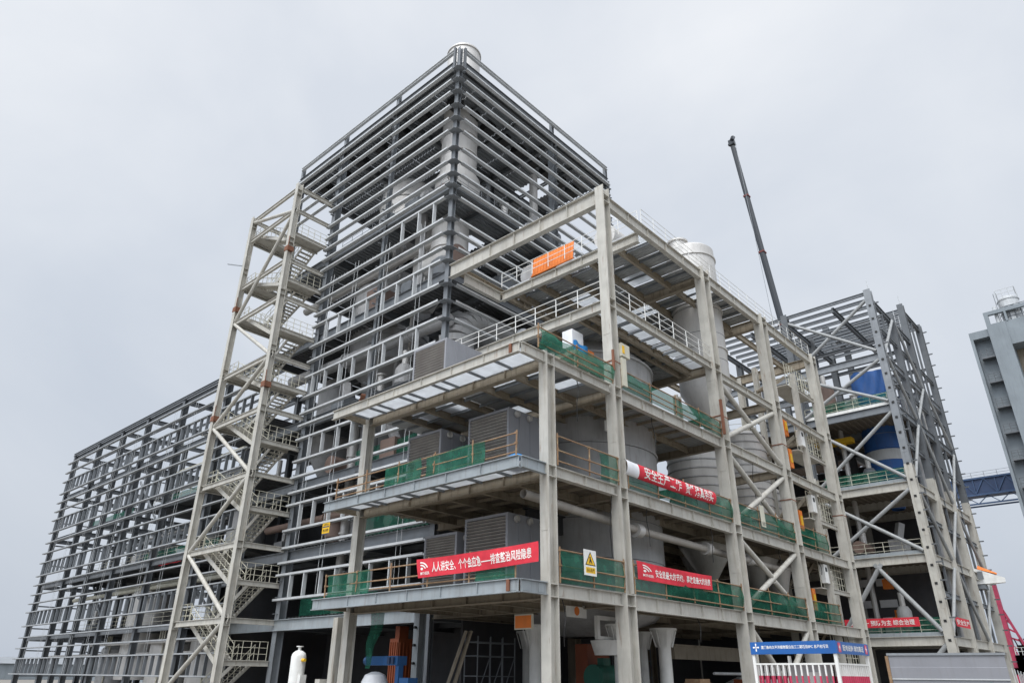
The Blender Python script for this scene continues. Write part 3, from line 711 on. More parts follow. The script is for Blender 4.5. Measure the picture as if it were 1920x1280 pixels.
def flight(ya, za, yb, zb, x0, x1):
    mb = MB()
    for x in (x0, x1): mb.bar((x, ya, za - .1), (x, yb, zb - .1), .06, .3)
    n = 13
    for i in range(n):
        t_ = (i + .5) / n; y = ya + (yb - ya) * t_; z = za + (zb - za) * t_
        mb.box((x0, y - .14, z - .02), (x1, y + .14, z + .02))
    o = mb.build('stair_flight', 'beige', S)
    for x in (x0, x1):
        rb = MB()
        for h in (1.05, .55): rb.tube((x, ya, za + h), (x, yb, zb + h), .024, 5)
        for i in range(7):
            t_ = i / 6; y = ya + (yb - ya) * t_; z = za + (zb - za) * t_; rb.tube((x, y, z), (x, y, z + 1.05), .022, 5)
        rb.build('handrail', 'cream', o)
ya, yb = SY0 + 1.5, SY1 - 1.6
prev = 0.0
for i, z in enumerate(half):
    landing(z, SY0 + .12, SY0 + 1.5, SY0 + .12)
    if i < len(main): landing(main[i], SY1 - 1.6, SY1 - .12, SY1 - .12)
    flight(yb, prev, ya, z, 3.75, 5.0)
    flight(ya, z, yb, main[i], 2.1, 3.35); prev = main[i]
for y, z in ((SY1, 31.4), (SY0, 34.6), (SY0, 22.0), (SY1, 20.9)):
    mb = MB(); mb.box((SX - .3, y - .28, z), (SX + .3, y + .28, z + .45)); mb.bar((SX - .33, y - .4, z - .2), (SX - .33, y - .4, z + 1.3), .05, .05); mb.bar((SX - .33, y - .4, z + .2), (SX - .3, y - .2, z + .2), .05, .05); mb.build('rusty_clamp', 'rustbar', S)
mb = MB(); mb.bar((SX - .2, 38.1, 36.3), (SX - .8, 40.2, 37.1), .08, .08); mb.build('bracket', 'galv_dark', S)

# ================================================================== right hand stair, end bay of the beige frame
R = thing('stair_tower', 'narrow caged stair in the end bay at the right of the beige frame', 'stair tower', (32.8, .5, 0))
for x, y in ((32.6, .3), (32.6, 3.4)):
    mb = MB(); hcol(mb, x, y, 0, 24.6 if y < 1 else 26, .42, .4); mb.build('column', 'beige', R)
for k, z in enumerate((2.5, 7.6, 12.6, 17.9, 23.4)):
    mb = MB(); mb.ibeam((32.8, .25, z - .15), (36.4, .25, z - .15), .32, .2); mb.build('beam', 'beige', R)
    mb = MB(); mb.box((31.4, .4, z - .08), (36.3, 2.0, z)); o = mb.build('landing', 'beige', R)
    rail_mesh([(31.4, .42, z), (36.3, .42, z)], 2.0, (2.0, 1.5, 1.0, .5), .55, .03).build('guardrail', 'cream', o)
    rail_mesh([(36.3, .42, z), (36.3, 1.9, z)], 2.0, (2.0, 1.5, 1.0, .5), .55, .03).build('guardrail', 'cream', o)
    mb = MB(); mb.bar((31.6, 2.2, z), (36, 2.2, z + 2.5), .06, .28); mb.bar((31.6, 3.1, z), (36, 3.1, z + 2.5), .06, .28)
    for q in range(12): mb.box((31.7 + q * .36, 2.2, z + .1 + q * .205), (32.0 + q * .36, 3.1, z + .13 + q * .205))
    mb.build('stair_flight', 'beige_dirty', R)
for k, (z, w) in enumerate(((6.0, 'lowest orange control cabinet on the right hand caged stair'), (11.6, 'middle orange control cabinet on the right hand caged stair'), (16.4, 'third orange control cabinet up the right hand caged stair'), (19.0, 'topmost orange control cabinet beside the right hand stair'))):
    t = thing('control_cabinet', w, 'cabinet', (30.3, 1.2, z))
    MB().box((30.7, .9, z), (31.3, 1.4, z + 1.5)).build('casing', 'orange', t); MB().box((30.8, .86, z + .4), (31.15, .897, z + 1.1)).build('door', 'yellow', t)
for k, (z, w) in enumerate(((7.9, 'lower white valve box on the right hand stair landing'), (13.0, 'middle white valve box on the right hand stair landing'), (18.2, 'upper white valve box on the right hand stair landing'))):
    t = thing('junction_box', w, 'box', (33.0, .1, z))
    MB().box((31.6, .1, z), (32.3, .45, z + 1.3)).build('casing', 'white', t); MB().box((31.8, .07, z + .8), (32.1, .098, z + 1.1)).build('dial', 'black', t)

# ================================================================== mill, cyclone and tanks in the beige frame
vessel('mill', (11.35, 6.7), [(1.2, 3.6), (3.9, 4.4), (4.65, 5.2), (4.65, 16.0), (4.75, 19.3), (4.6, 19.5), (1.6, 22.6), (0, 22.7)], 'vessel', 'huge grey cylindrical mill body rising through the decks behind the green nets', 'mill',
       ((4.65, 6.6), (4.65, 13.6), (4.65, 10.6), (4.78, 19.1)), 64)
for k, a in enumerate((-63, -12, 92, 178, 240)):
    x, y = 11.35 + 4.25 * cos(radians(a)), 6.7 + 4.25 * sin(radians(a))
    w = ('white flared pillar standing clear in front, right of the second front column', 'white flared pillar touching the right edge of the second front column', 'white flared pillar further back, left of the corner column', 'white flared pillar nearest the left edge of the corner column', 'white flared pillar mostly hidden behind the second front column')[k]
    t = thing('support_pillar', w, 'pillar', (x, y, 0), 'flared pillars carrying the mill')
    MB().lathe((x, y, 0), [(.36, 0), (.34, 3.1), (.6, 3.95)], 24).build('shaft', 'white', t)
    mb = MB(); mb.lathe((x, y, 0), [(0, 3.95), (.74, 3.95), (.74, 4.05), (0, 4.05)], 24)
    for i in range(8): mb.bar((x + .45 * cos(i * pi / 4), y + .45 * sin(i * pi / 4), 3.1), (x + .7 * cos(i * pi / 4), y + .7 * sin(i * pi / 4), 3.93), .03, .05)
    mb.build('head_plate', 'white', t)
cyc = vessel('cyclone', (22.2, 3.1), [(.35, 17.8), (1.85, 20.6), (1.85, 32.5), (1.6, 32.75), (0, 32.95)], 'steel', 'wide pale round cyclone rising through the top deck beside the crane boom', 'cyclone', ((1.85, 23.6), (1.85, 27), (1.85, 31.6)), 44)
MB().lathe((21.5, 3.7, 0), [(.72, 32.6), (.72, 33.5), (.84, 33.5), (.84, 33.65), (.6, 33.65)], 24).build('nozzle', 'steel', cyc)
for k, (x, y, r, zt, w) in enumerate(((22.6, 4.6, 2.15, 17.4, 'largest ribbed steel tank, left of the braced bay'), (30.2, 4.6, 1.95, 19.2, 'second ribbed steel tank behind the cross brace'), (26.4, 7.2, 1.6, 15.5, 'ribbed steel tank half hidden between two others'), (34.6, 5.0, 1.4, 15.6, 'smallest ribbed steel tank toward the right hand stair'))):
    t = thing('ribbed_tank', w, 'tank', (x, y, 7.2), 'ribbed steel tanks in the braced bay')
    MB().lathe((x, y, 0), [(.3, 7.2), (r, 10.2), (r, zt), (r * .8, zt + .3), (0, zt + .5)], 40).build('shell', 'steel', t)
    z = 10.4
    while z < zt: MB().lathe((x, y, 0), [(r, z), (r + .07, z + .02), (r + .07, z + .1), (r, z + .12)], 40).build('rib', 'vessel', t); z += .62
    if k == 1: rail_mesh([(x + r * .8 * cos(q * pi / 4), y + r * .8 * sin(q * pi / 4), zt + .3) for q in range(9)], 1.1, (1.1, .6), .8, .025).build('guardrail', 'cream', t)
mb = MB(); mb.lathe((30.5, 3.2, 0), [(.25, 6.4), (.4, 6.5), (1.0, 8.8), (1.08, 8.8), (1.08, 9.0)], 30); single('hopper', mb, 'steel', 'small cone hopper hanging behind the lowest cross brace', 'hopper')
# long pipe along the facade under the second deck
t = thing('pipe', 'long grey pipe slung under the second deck behind the front columns', 'pipe', (8, 1, 8.4))
MB().tube((-.5, 1.0, 8.75), (8.2, 1.0, 8.45), .2, 16, caps=False).build('run', 'tan_steel', t); MB().tube((8.2, 1.0, 8.45), (26, 1.0, 8.3), .2, 16).build('run', 'tan_steel', t)
for x in (8.2, 15.5, 21):
    mb = MB(); mb.tube((x - .08, 1, 8.42), (x + .08, 1, 8.42), .36, 16); mb.tube((x + .08, 1, 8.42), (x + .42, 1, 8.42), .36, 16); mb.build('flange', 'steel', t)
t = thing('pipe', 'pale duct drum lying on the top deck at the rail corner', 'pipe', (11.8, 1.9, 27.5))
MB().tube((10.2, 3.2, 28.4), (15.0, 3.2, 28.4), .85, 24).build('run', 'steel', t); MB().tube((10.18, 3.2, 28.4), (10.12, 3.2, 28.4), .55, 20).build('end_plate', 'brown', t)
t = thing('fan_casing', 'dark fan casing on the second deck behind the rolled red banner', 'fan', (17, 3, 10.0))
mb = MB(); mb.tube((17.2, 3.0, 11.4), (18.4, 3.0, 11.4), .95, 20); mb.box((16.8, 2.4, 10), (18.5, 3.6, 10.7)); mb.build('casing', 'vessel', t)
# things on the mill top
t = thing('stacked_materials', 'white and blue wrapped crate set on planks on the third deck by the column', 'crate', (5.9, 2.5, 17))
MB().box((4.95, 2.2, 18.1), (5.95, 2.9, 19.15)).build('wrapping', 'plastic', t)
mb = MB(); mb.sheet(lambda u, v: (4.9 + 1.4 * u, 2.1 - .06 * sin(11 * u), 17.75 + .65 * v + .06 * sin(8 * u)), 10, 5); mb.build('tarpaulin', 'tarp', t)
MB().box((6.4, 2.2, 17.95), (6.95, 2.6, 18.35)).build('bucket', 'orange', t)
mb = MB(); mb.box((4.8, 1.9, 17.5), (8.6, 3.4, 17.75)); mb.box((4.8, 1.95, 16.9), (8.6, 2.0, 17.4)); 
for k in range(4): mb.box((4.9 + k * 1.2, 2, 15.2), (5.0 + k * 1.2, 2.1, 17.5)); mb.box((4.9 + k * 1.2, 3.2, 15.2), (5.0 + k * 1.2, 3.3, 17.5))
mb.build('plank_platform', 'beige_dirty', t)
# electrical boxes on the columns
t = thing('junction_box', 'pale junction box strapped to the second column above the green net', 'box', (5.9, -.3, 16))
MB().box((5.75, -.45, 17.0), (6.5, -.2, 17.75)).build('casing', 'cream', t); MB().box((5.8, -.47, 17.15), (6.0, -.452, 17.6)).build('door', 'yellow', t); MB().box((5.75, -.42, 15.3), (6.15, -.31, 16.9)).build('backing_plate', 'cream', t)
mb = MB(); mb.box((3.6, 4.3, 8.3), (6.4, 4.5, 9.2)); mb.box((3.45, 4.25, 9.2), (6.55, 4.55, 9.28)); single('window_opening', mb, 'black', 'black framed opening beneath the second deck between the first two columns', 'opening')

# ================================================================== louvered coolers on the front walkways
def cooler(x, y0, y1, z0, z1, w, depth=3.3, pipes=True):
    t = thing('louvered_cooler', w, 'cooler', (x, (y0 + y1) / 2, z0), 'louvered coolers on the front decks')
    mb = MB(); fr = .13
    mb.box((x + .12, y0, z0), (x + depth, y1, z1))
    for k in range(1, 4):
        mb.box((x + k * depth / 4 - .05, y0 - .035, z0), (x + k * depth / 4 + .05, y0 - .002, z1))
    mb.build('casing', 'louver', t)
    mb = MB()
    mb.box((x, y0, z0), (x + .118, y0 + fr, z1)); mb.box((x, y1 - fr, z0), (x + .118, y1, z1))
    mb.box((x, y0 + fr, z1 - fr), (x + .118, y1 - fr, z1)); mb.box((x, y0 + fr, z0), (x + .118, y1 - fr, z0 + fr))
    mb.build('frame', 'louver', t)
    mb = MB(); n = 20
    for k in range(n):
        z = z0 + fr + (z1 - z0 - 2 * fr) * (k + .35) / n
        mb.prism([(-.006, -.0), (.006, -.0), (.006, .0), (-.006, .0)] and [(-.065, -.045), (.065, .035), (.065, .05), (-.065, -.03)], (x + .055, y1 - fr, z), (x + .055, y0 + fr, z))
    mb.build('louver_slats', 'slat', t)
    if pipes:
        for k in range(3):
            mb = MB(); mb.tube((x + .55 + k * .95, y0 - .16, z1 - .25), (x + .55 + k * .95, y0 - .036, z1 - .25), .17, 14, caps=False); mb.tube((x + .55 + k * .95, y0 - .06, z1 - .25), (x + .55 + k * .95, y0 - .04, z1 - .25), .175, 12); mb.build('pipe_flange', 'steel', t)
    for yy in (y0 + .1, y1 - .1):
        for xx in (x + .2, x + depth - .2): MB().box((xx - .08, yy - .08, z0 - .2), (xx + .08, yy + .08, z0)).build('foot', 'mid', t)
    MB().box((x + .119, y0 + .1, z0 + .1), (x + .1195, y1 - .1, z1 - .1)).build('gap_shade', 'black', t)  # black sheet painting the shade seen between the slats
t = thing('gearbox', 'low dark machinery on the white railed deck behind the third deck net', 'machinery', (9, 5, L4))
mb = MB(); mb.box((7, 3.4, L4 + .02), (9.6, 6, L4 + 1.0)); mb.box((7.6, 3.8, L4 + 1.0), (9, 5.4, L4 + 1.6)); mb.build('casing', 'mid', t); MB().tube((9.6, 4.6, L4 + .8), (12.2, 4.6, L4 + .8), .5, 16).build('motor', 'mid', t); MB().tube((7.2, 8, L4 + .9), (14.5, 8, L4 + .9), .6, 16).build('drive_drum', 'galv_dark', t)
cooler(1.0, 8.2, 11.05, 15.45, 19.1, 'louvered grey cooler alone on the third deck in front of the tower', pipes=False)
cooler(1.5, 3.75, 6.65, L2 + .25, 13.93, 'louvered grey cooler on the second deck nearest the corner column')
cooler(1.2, 8.45, 11.2, L2 + .25, 13.75, 'left louvered grey cooler on the second deck behind green netting')
cooler(1.5, 3.75, 6.65, L1 + .25, 8.65, 'louvered grey cooler above the big red banner on the first deck')
cooler(1.5, 7.2, 9.65, L1 + .25, 8.15, 'darker louvered cooler left on the first deck behind the red banner')
mb = MB(); mb.sheet(lambda u, v: (-1.7 + 1.3 * u, .35 + 1.2 * v, L2 + .06 + .34 * sin(pi * u) * sin(pi * v) + .08 * sin(9 * u + 5 * v)), 14, 14)
single('tarpaulin', mb, 'tarp', 'crumpled bright blue tarpaulin on the second deck corner', 'tarpaulin')

# ================================================================== scaffold rails with green netting
def net_rail(p0, p1, label, h=1.3, net=True, spans=None, posts=2.6, bulge=.12, seed=0, z_off=0):
    rnd = random.Random(seed)
    p0, p1 = Vector(p0), Vector(p1); d = p1 - p0; Ln = d.length; dn = d / Ln; nrm = Vector((dn.y, -dn.x, 0))
    t = thing('scaffold_guardrail', label, 'guardrail', p0)
    k = max(1, round(Ln / posts))
    for i in range(k + 1):
        mb = MB(); p = p0 + d * (i / k); lean = Vector((rnd.uniform(-.03, .03), rnd.uniform(-.03, .03), 0))
        mb.tube(p + nrm * .03, p + nrm * .03 + lean + Vector((0, 0, h + rnd.uniform(.05, .28))), .038, 7)
        for zz in (h, h * .55): mb.box(p + nrm * .03 + Vector((-.05, -.05, zz - .05)), p + nrm * .03 + Vector((.05, .05, zz + .05)))
        mb.build('post', 'rust', t)
    for zz in (h, h * .52, .18): MB().tube(p0 + Vector((0, 0, zz + rnd.uniform(-.03, .03))) + nrm * .07, p1 + Vector((0, 0, zz + rnd.uniform(-.03, .03))) + nrm * .07, .034, 7).build('rail', 'rust', t)
    if net:
        for (a, b) in (spans or [(0, 1)]):
            n = max(6, int(Ln * (b - a) / .22)); ph = rnd.uniform(0, 6)
            def fn(u, v):
                q = p0 + d * (a + (b - a) * u)
                top = h - .02 + .05 * sin(u * n * .35 + ph)
                w = bulge * (sin(pi * v) * (.6 + .4 * sin(u * n * .21 + ph)) + .3 * sin(u * n * .9 + v * 4) * v)
                return q - nrm * .02 + nrm * w * .6 + Vector((0, 0, .02 + top * v))
            mb = MB(); mb.sheet(fn, n, 8); mb.build('netting', 'net', t)
    return t
Y0 = -.24
segs = [((.35, Y0, L1), (5.0, Y0, L1), 'green netted scaffold rail on the first deck by the warning sign'),
        ((5.85, Y0, L1), (16.8, Y0, L1), 'green netted scaffold rail on the first deck behind the flat red banner'),
        ((17.8, Y0, L1), (26.1, Y0, L1), 'green netted scaffold rail on the first deck behind the lowest cross brace'),
        ((27.1, Y0, L1), (32.2, Y0, L1), 'green netted scaffold rail at the right end of the first deck'),
        ((5.85, Y0, L2), (16.8, Y0, L2), 'green netted scaffold rail on the second deck under the rolled red banner'),
        ((17.8, Y0, L2), (26.1, Y0, L2), 'green netted scaffold rail on the second deck below the ribbed tanks'),
        ((27.1, Y0, L2), (32.2, Y0, L2), 'green netted scaffold rail at the right end of the second deck'),
        ((-.9, Y0, L3), (5.0, Y0, L3), 'sagging green netted scaffold rail on the third deck above the corner column'),
        ((5.8, Y0, L3), (16.8, Y0, L3), 'green netted scaffold rail on the third deck under the white railed deck')]
for i, (a, b, w) in enumerate(segs): net_rail(a, b, w, seed=i, bulge=.42 if 'sagging' in w else .26, h=1.02 if a[2] > 15 else 1.3)
net_rail((.35, Y0, L2), (5.0, Y0, L2), 'bare rusty scaffold rail with a strip of green net on the second deck', spans=[(.70, .99)], seed=31)
net_rail((-2.0, .1, L1), (-2.0, 13.0, L1), 'rusty scaffold rail along the front edge of the first deck behind the big banner', spans=[(0, .17), (.72, .98)], seed=41, h=1.05)
net_rail((-2.0, .1, L2), (-2.0, 13.0, L2), 'rusty scaffold rail along the front edge of the second deck below the coolers', spans=[(.14, .44), (.47, .68)], seed=42, h=.98)
mb = MB(); mb.sheet(lambda u, v: (.6 + .9 * (u - .5) * (.25 + .75 * v) + .05 * sin(11 * v), 11.9 + .5 * (1 - v) + .1 * sin(7 * u + 5 * v), 1.9 + 2.6 * v), 10, 14)
single('safety_net', mb, 'net', 'bunched green net hanging below the first deck by the left front column', 'safety net')
for (y, z, w) in ((18, 10.2, 'green net inside the girted tower on the second storey'), (19, 15.4, 'green net inside the girted tower above the third storey'), (24, 5.4, 'green net inside the girted tower on the first storey')):
    mb = MB(); mb.sheet(lambda u, v: (6.6 + .08 * sin(19 * u), y - 4 + 9 * u, z + 1.3 * v), 20, 3); single('safety_net', mb, 'net', w, 'safety net')
mb = MB(); mb.bar((-1.4, 12.6, 15.28), (-2.3, 11.0, 15.35), .25, .06); single('scaffold_plank', mb, 'rustbar', 'rusty plank sticking out over the third deck edge', 'plank')

# ================================================================== banners and signs
def logo(t, fn, u0, u1, v0, v1):
    """two quarter arcs over a dot, with a small caption line"""
    mb = MB()
    for r0, r1 in ((.85, 1.0), (.55, .70)):
        k = 10; vs = []
        for i in range(k + 1):
            a = radians(20 + 75 * i / k)
            for r in (r0, r1): vs.append(fn(u0 + (u1 - u0) * (.12 + .8 * r * cos(a)), v0 + (v1 - v0) * (.32 + .68 * r * sin(a))))
        mb.add(vs, [(2 * i, 2 * i + 1, 2 * i + 3, 2 * i + 2) for i in range(k)])
    k = 8; vs = []
    for i in range(k): vs.append(fn(u0 + (u1 - u0) * (.2 + .14 * cos(i * 2 * pi / k)), v0 + (v1 - v0) * (.47 + .11 * sin(i * 2 * pi / k))))
    mb.add(vs, [list(range(k))])
    mb.build('logo', 'lettering', t)
    lettering('MYNEER', fn, u0, u1, v0, v0 + (v1 - v0) * .22, t)
def quadfn(tl, tr, br, bl, nrm, wav=.03, k=9, off=0.0):
    tl, tr, br, bl, nrm = map(Vector, (tl, tr, br, bl, nrm))
    def fn(u, v):
        p = bl.lerp(br, u).lerp(tl.lerp(tr, u), v)
        return p + nrm * (wav * sin(k * u + 3 * v) * (.5 + .5 * sin(pi * u)) + off) + Vector((0, 0, -.05 * sin(pi * u) * (1 if v > .5 else .7)))
    return fn
def banner(tl, tr, br, bl, nrm, label, texts, lg=None, wav=.03):
    t = thing('banner', label, 'banner', Vector(bl))
    mb = MB(); f0 = quadfn(tl, tr, br, bl, nrm, wav); mb.sheet(f0, 40, 6); mb.build('cloth', 'red', t)
    f1 = quadfn(tl, tr, br, bl, nrm, wav, off=.012)
    for body, u0, u1, v0, v1 in texts: lettering(body, f1, u0, u1, v0, v1, t)
    if lg: logo(t, f1, *lg)
    return t
banner((-2.12, 5.9, 6.25), (-2.12, -1.2, 6.29), (-2.12, -1.22, 5.54), (-2.12, 5.72, 5.45), (-1, 0, 0), 'big red safety banner with white characters on the front edge of the first deck',
       [('人人讲安全、个个会应急——排查整治风险隐患', .14, .95, .22, .78)], (.03, .115, .14, .84))
banner((5.9, -.4, 6.55), (13.2, -.4, 6.55), (13.1, -.4, 5.82), (5.95, -.4, 5.72), (0, -1, 0), 'flat red banner with logo on the first deck right of the second column',
       [('安全是最大的节约，事故是最大的浪费', .22, .97, .26, .74)], (.06, .19, .2, .85))
# rolled banner: bulging roll tied to the rail
t = thing('banner', 'rolled bulging red banner tied along the second deck rail', 'banner', (5.4, -.4, 10.6))
def rollfn(off):
    def fn(u, v):
        a = pi * (v - .5) * 1.25
        x = 5.85 + 8.6 * u; z = 10.93 + .02 * u + (.37 + off) * sin(a) ; y = -.36 - (.2 + off) * max(0.0, cos(a)) - .015 * sin(31 * u + 4 * v)
        return (x, y, z - .05 * sin(pi * u))
    return fn
mb = MB(); mb.sheet(lambda u, v: rollfn(0)(.07 + .93 * u, v), 60, 12); mb.build('cloth', 'red', t)
mb = MB(); mb.sheet(lambda u, v: rollfn(.004)(-.05 + .125 * u, v), 10, 12); mb.build('end_wrap', 'plastic', t)
lettering('安全生产工作', rollfn(.012), .13, .55, .28, .75, t); lettering('责任落真务实', rollfn(.012), .60, .96, .28, .75, t)
# warning sign on the first deck rail
t = thing('warning_sign', 'white warning board with yellow triangle on the green net by the corner column', 'sign', (1.83, -.42, 5.55))
MB().box((1.8, -.44, 5.5), (2.66, -.41, 6.56)).build('board', 'white', t)
mb = MB(); mb.add([(1.86, -.446, 5.92), (2.6, -.446, 5.92), (2.23, -.446, 6.5)], [(0, 1, 2)]); mb.build('triangle_border', 'black', t)
mb = MB(); mb.add([(1.93, -.45, 5.955), (2.53, -.45, 5.955), (2.23, -.45, 6.43)], [(0, 1, 2)]); mb.build('triangle', 'yellow', t)
mb = MB(); c = (2.23, -.454); 
mb.add([(2.2 + .05 * cos(a), -.454, 6.24 + .05 * sin(a)) for a in [i * pi / 4 for i in range(8)]], [list(range(8))])
mb.add([(2.13, -.454, 6.0), (2.19, -.454, 6.0), (2.23, -.454, 6.1), (2.3, -.454, 6.0), (2.36, -.454, 6.0), (2.29, -.454, 6.13), (2.24, -.454, 6.2), (2.17, -.454, 6.18)], [list(range(8))])
mb.build('pictogram', 'black', t)
MB().box((1.9, -.446, 5.6), (2.56, -.4405, 5.84)).build('caption_plate', 'yellow', t)
lettering('当心坠落', lambda u, v: (1.9 + .66 * u, -.45, 5.6 + .24 * v), .08, .92, .2, .8, t, 'black')
YS_ = None
t = thing('warning_sign', 'yellow notice hanging on the tower girts left of the front deck', 'sign', (5, 23, 9.0))
sg = lambda u, v: (4.9, 24.65 - .85 * u, 10.4 + .8 * v)
MB().box((4.905, 23.8, 10.4), (4.93, 24.65, 11.2)).build('board', 'yellow', t)
mb = MB(); mb.add([sg(.05, .72), sg(.95, .72), sg(.95, .62), sg(.05, .62)], [(0, 1, 2, 3)]); mb.add([sg(0, .1), sg(1, .1), sg(1, 0), sg(0, 0)], [(0, 1, 2, 3)]); mb.build('stripe', 'navy', t)
lettering('注意安全', sg, .12, .88, .76, .94, t, 'black'); lettering('禁止抛物', sg, .12, .88, .25, .5, t, 'black')
for (x, z, w, body) in ((18.9, 10.55, 'pale sign hanging on the green net of the second deck beside the brace', '安全'),):
    t = thing('warning_sign', w, 'sign', (x, -.4, z)); MB().box((20.6, -.42, 10.25), (21.2, -.39, 11.6)).build('board', 'cream', t)
    lettering('当心坠落', lambda u, v: (20.6 + .6 * u, -.425, 10.3 + .3 * v), .1, .9, .1, .9, t, 'black')
t = thing('warning_sign', 'white board with an orange disc under the first deck left of the second column', 'sign', (4.0, 2.0, 4.0))
MB().box((4.0, 2.3, 4.1), (5.5, 2.36, 4.65)).build('board', 'white', t)
mb = MB(); mb.add([(4.75 + .2 * cos(a), 2.295, 4.38 + .2 * sin(a)) for a in [i * pi / 8 for i in range(16)]], [list(range(16))]); mb.build('disc', 'orange', t)
t = thing('lamp_box', 'orange panel in a cream frame under the first deck left of the corner column', 'panel', (2.1, 4.5, 3.6))
MB().box((2.2, 2.85, 3.5), (2.3, 3.92, 4.14)).build('frame', 'cream', t); MB().box((2.18, 2.91, 3.56), (2.198, 3.86, 4.08)).build('panel', 'orange', t)
t = thing('warning_sign', 'white plate with an orange mark on the mill body above the second deck', 'sign', (8, 2.5, 14.2))
MB().box((7.7, 2.2, 13.9), (8.75, 2.26, 14.5)).build('board', 'white', t); MB().box((8.1, 2.17, 14.05), (8.35, 2.195, 14.3)).build('mark', 'orange', t)
# orange screen on the upper deck
t = thing('orange_screen', 'bright orange ribbed screen leaning behind the white rail of the upper deck', 'screen', (9.9, 7, 27.4))
mb = MB(); n = 14
for i in range(n):
    a, b = 5.6 + 3.7 * i / n, 5.6 + 3.7 * (i + 1) / n
    mb.prism([(0, 0), (.05, 0), (.05, 1), (0, 1)], (9.95, a, 27.45), (9.95, b - .04, 27.45)) if False else mb.add([(9.75, a, 27.5), (9.75, b - .03, 27.5), (9.95, b - .03, 28.95), (9.95, a, 28.95), (9.8, a, 27.48), (9.8, b - .03, 27.48), (10.0, b - .03, 28.93), (10.0, a, 28.93)], [(0, 1, 2, 3), (7, 6, 5, 4), (0, 4, 5, 1), (2, 6, 7, 3), (1, 5, 6, 2), (3, 7, 4, 0)])
mb.build('sheet', 'orange', t)
MB().box((9.7, 5.55, 27.42), (10.25, 9.35, 27.48)).build('sill', 'orange', t)
for i, (x, y, z, w) in enumerate(((9.8, 2.6, 29.6, 'white plastic sheet caught behind the girts left of the second column top'), (12.5, 12.6, 33.8, 'white plastic sheet on the tower girts above the beige top beam'))):
    mb = MB(); mb.sheet(lambda u, v: (x + 1.1 * u + .2 * sin(5 * v), y + .25 * sin(4 * u + 2), z + .9 * v * (1 - .6 * u) + .1 * sin(7 * u)), 8, 6); single('plastic_sheet', mb, 'plastic', w, 'plastic sheet')

# ================================================================== ground floor machines
t = thing('gas_cylinder', 'white upright pressure tank with a brass valve by the left ground floor', 'tank', (1.4, 20, 0))
MB().lathe((1.4, 20, 0), [(.42, 0), (.42, 2.55), (.36, 2.72), (.2, 2.84), (.09, 2.88), (.09, 3.05), (.2, 3.05), (.2, 3.1), (0, 3.1)], 28).build('shell', 'white', t)
mb = MB(); mb.tube((1.4, 19.6, 2.35), (1.4, 19.32, 2.35), .09, 10); mb.tube((1.4, 20.4, 2.4), (1.4, 20.6, 2.4), .07, 10); mb.build('valve', 'yellow', t)
MB().box((1.2, 19.3, 1.0), (1.6, 19.58, 1.6)).build('bracket', 'white', t)
t = thing('packing_machine', 'blue machine with a long boxy arm on the ground floor by the left front column', 'machine', (1.5, 11, 0))
mb = MB(); mb.box((1.2, 10.8, 2.06), (1.8, 13.4, 2.48)); mb.tube((1.5, 13.4, 2.27), (1.5, 13.75, 2.27), .19, 14); mb.build('arm', 'blue', t)
mb = MB(); mb.box((1.3, 10.8, 0), (1.6, 11.05, 2.06)); mb.box((1.2, 9.9, 0), (1.8, 10.6, 1.5)); mb.build('stand', 'blue', t)
for (y, k) in ((10.7, 0), (11.0, 1)): MB().box((1.1, y + .32, 2.12), (1.185, y + .5, 2.42)).build('vent', 'navy', t)
mb = MB(); mb.lathe((.9, 12.1, 0), [(.7, 0), (.66, 1.3), (.5, 1.62), (.2, 1.75), (0, 1.77)], 18); single('bulk_bag', mb, 'plastic', 'white bulk bag slumped under the blue machine arm', 'bag')
mb = MB(); mb.box((5.9, 16.6, .5), (7.0, 17.4, 3.6)); mb.box((6.1, 16.8, 3.6), (6.8, 17.2, 4.3))
for k in range(4): mb.box((5.84, 16.66 + k * .2, .7), (5.9, 16.74 + k * .2, 3.4)); mb.box((6.0 + k * .27, 16.54, .7), (6.08 + k * .27, 16.6, 3.4))
single('machine_cabinet', mb, 'orange_shaded', 'shade darkened orange machine cabinet behind the blue arm on the ground floor', 'cabinet')
t = thing('machine_cabinet', 'shade darkened orange cabinet with a green motor between the corner and second columns', 'cabinet', (10, 6.2, 0))
MB().box((9.6, 5.4, .6), (11.6, 6.2, 3.2)).build('casing', 'orange_shaded', t)
mb = MB(); mb.tube((8.8, 4.5, 1.6), (10.6, 4.5, 1.6), .6, 18); mb.box((9.2, 4.0, .3), (10.6, 5.0, 1.0)); mb.box((9.5, 4.3, 2.1), (10.1, 4.7, 2.5)); mb.build('motor', 'deep_green', t)
MB().box((8.2, 4.4, .4), (9.0, 5.0, 1.1)).build('gearbox', 'blue', t)
t = thing('duct_collar', 'white square duct frame hanging under the mill between the first two columns', 'duct', (9.5, 4, 3.6))
mb = MB(); 
for a, b in (((7.6, 3.2, 3.3), (7.8, 3.4, 4.4)), ((9.4, 3.2, 3.3), (9.6, 3.4, 4.4)), ((7.8, 3.2, 4.2), (9.4, 3.4, 4.4)), ((7.8, 3.2, 3.3), (9.4, 3.4, 3.45))): mb.box(a, b)
mb.build('frame', 'white', t); MB().lathe((8.6, 3.5, 0), [(.55, 2.6), (.75, 3.28)], 20).build('spout', 'white', t)
mb = MB(); mb.box((16.5, 4.2, 2.6), (30, 4.6, 3.3)); mb.box((16.5, 4.1, 3.3), (30, 4.7, 3.4)); single('conveyor', mb, 'beige_dirty', 'long dusty conveyor beam crossing the ground floor right of the mill', 'conveyor')
mb = MB(); mb.tube((18, 2.6, 1.85), (27, 2.6, 1.85), .08, 8); single('pipe', mb, 'galv', 'thin pale pipe low across the ground floor right of the second column', 'pipe')
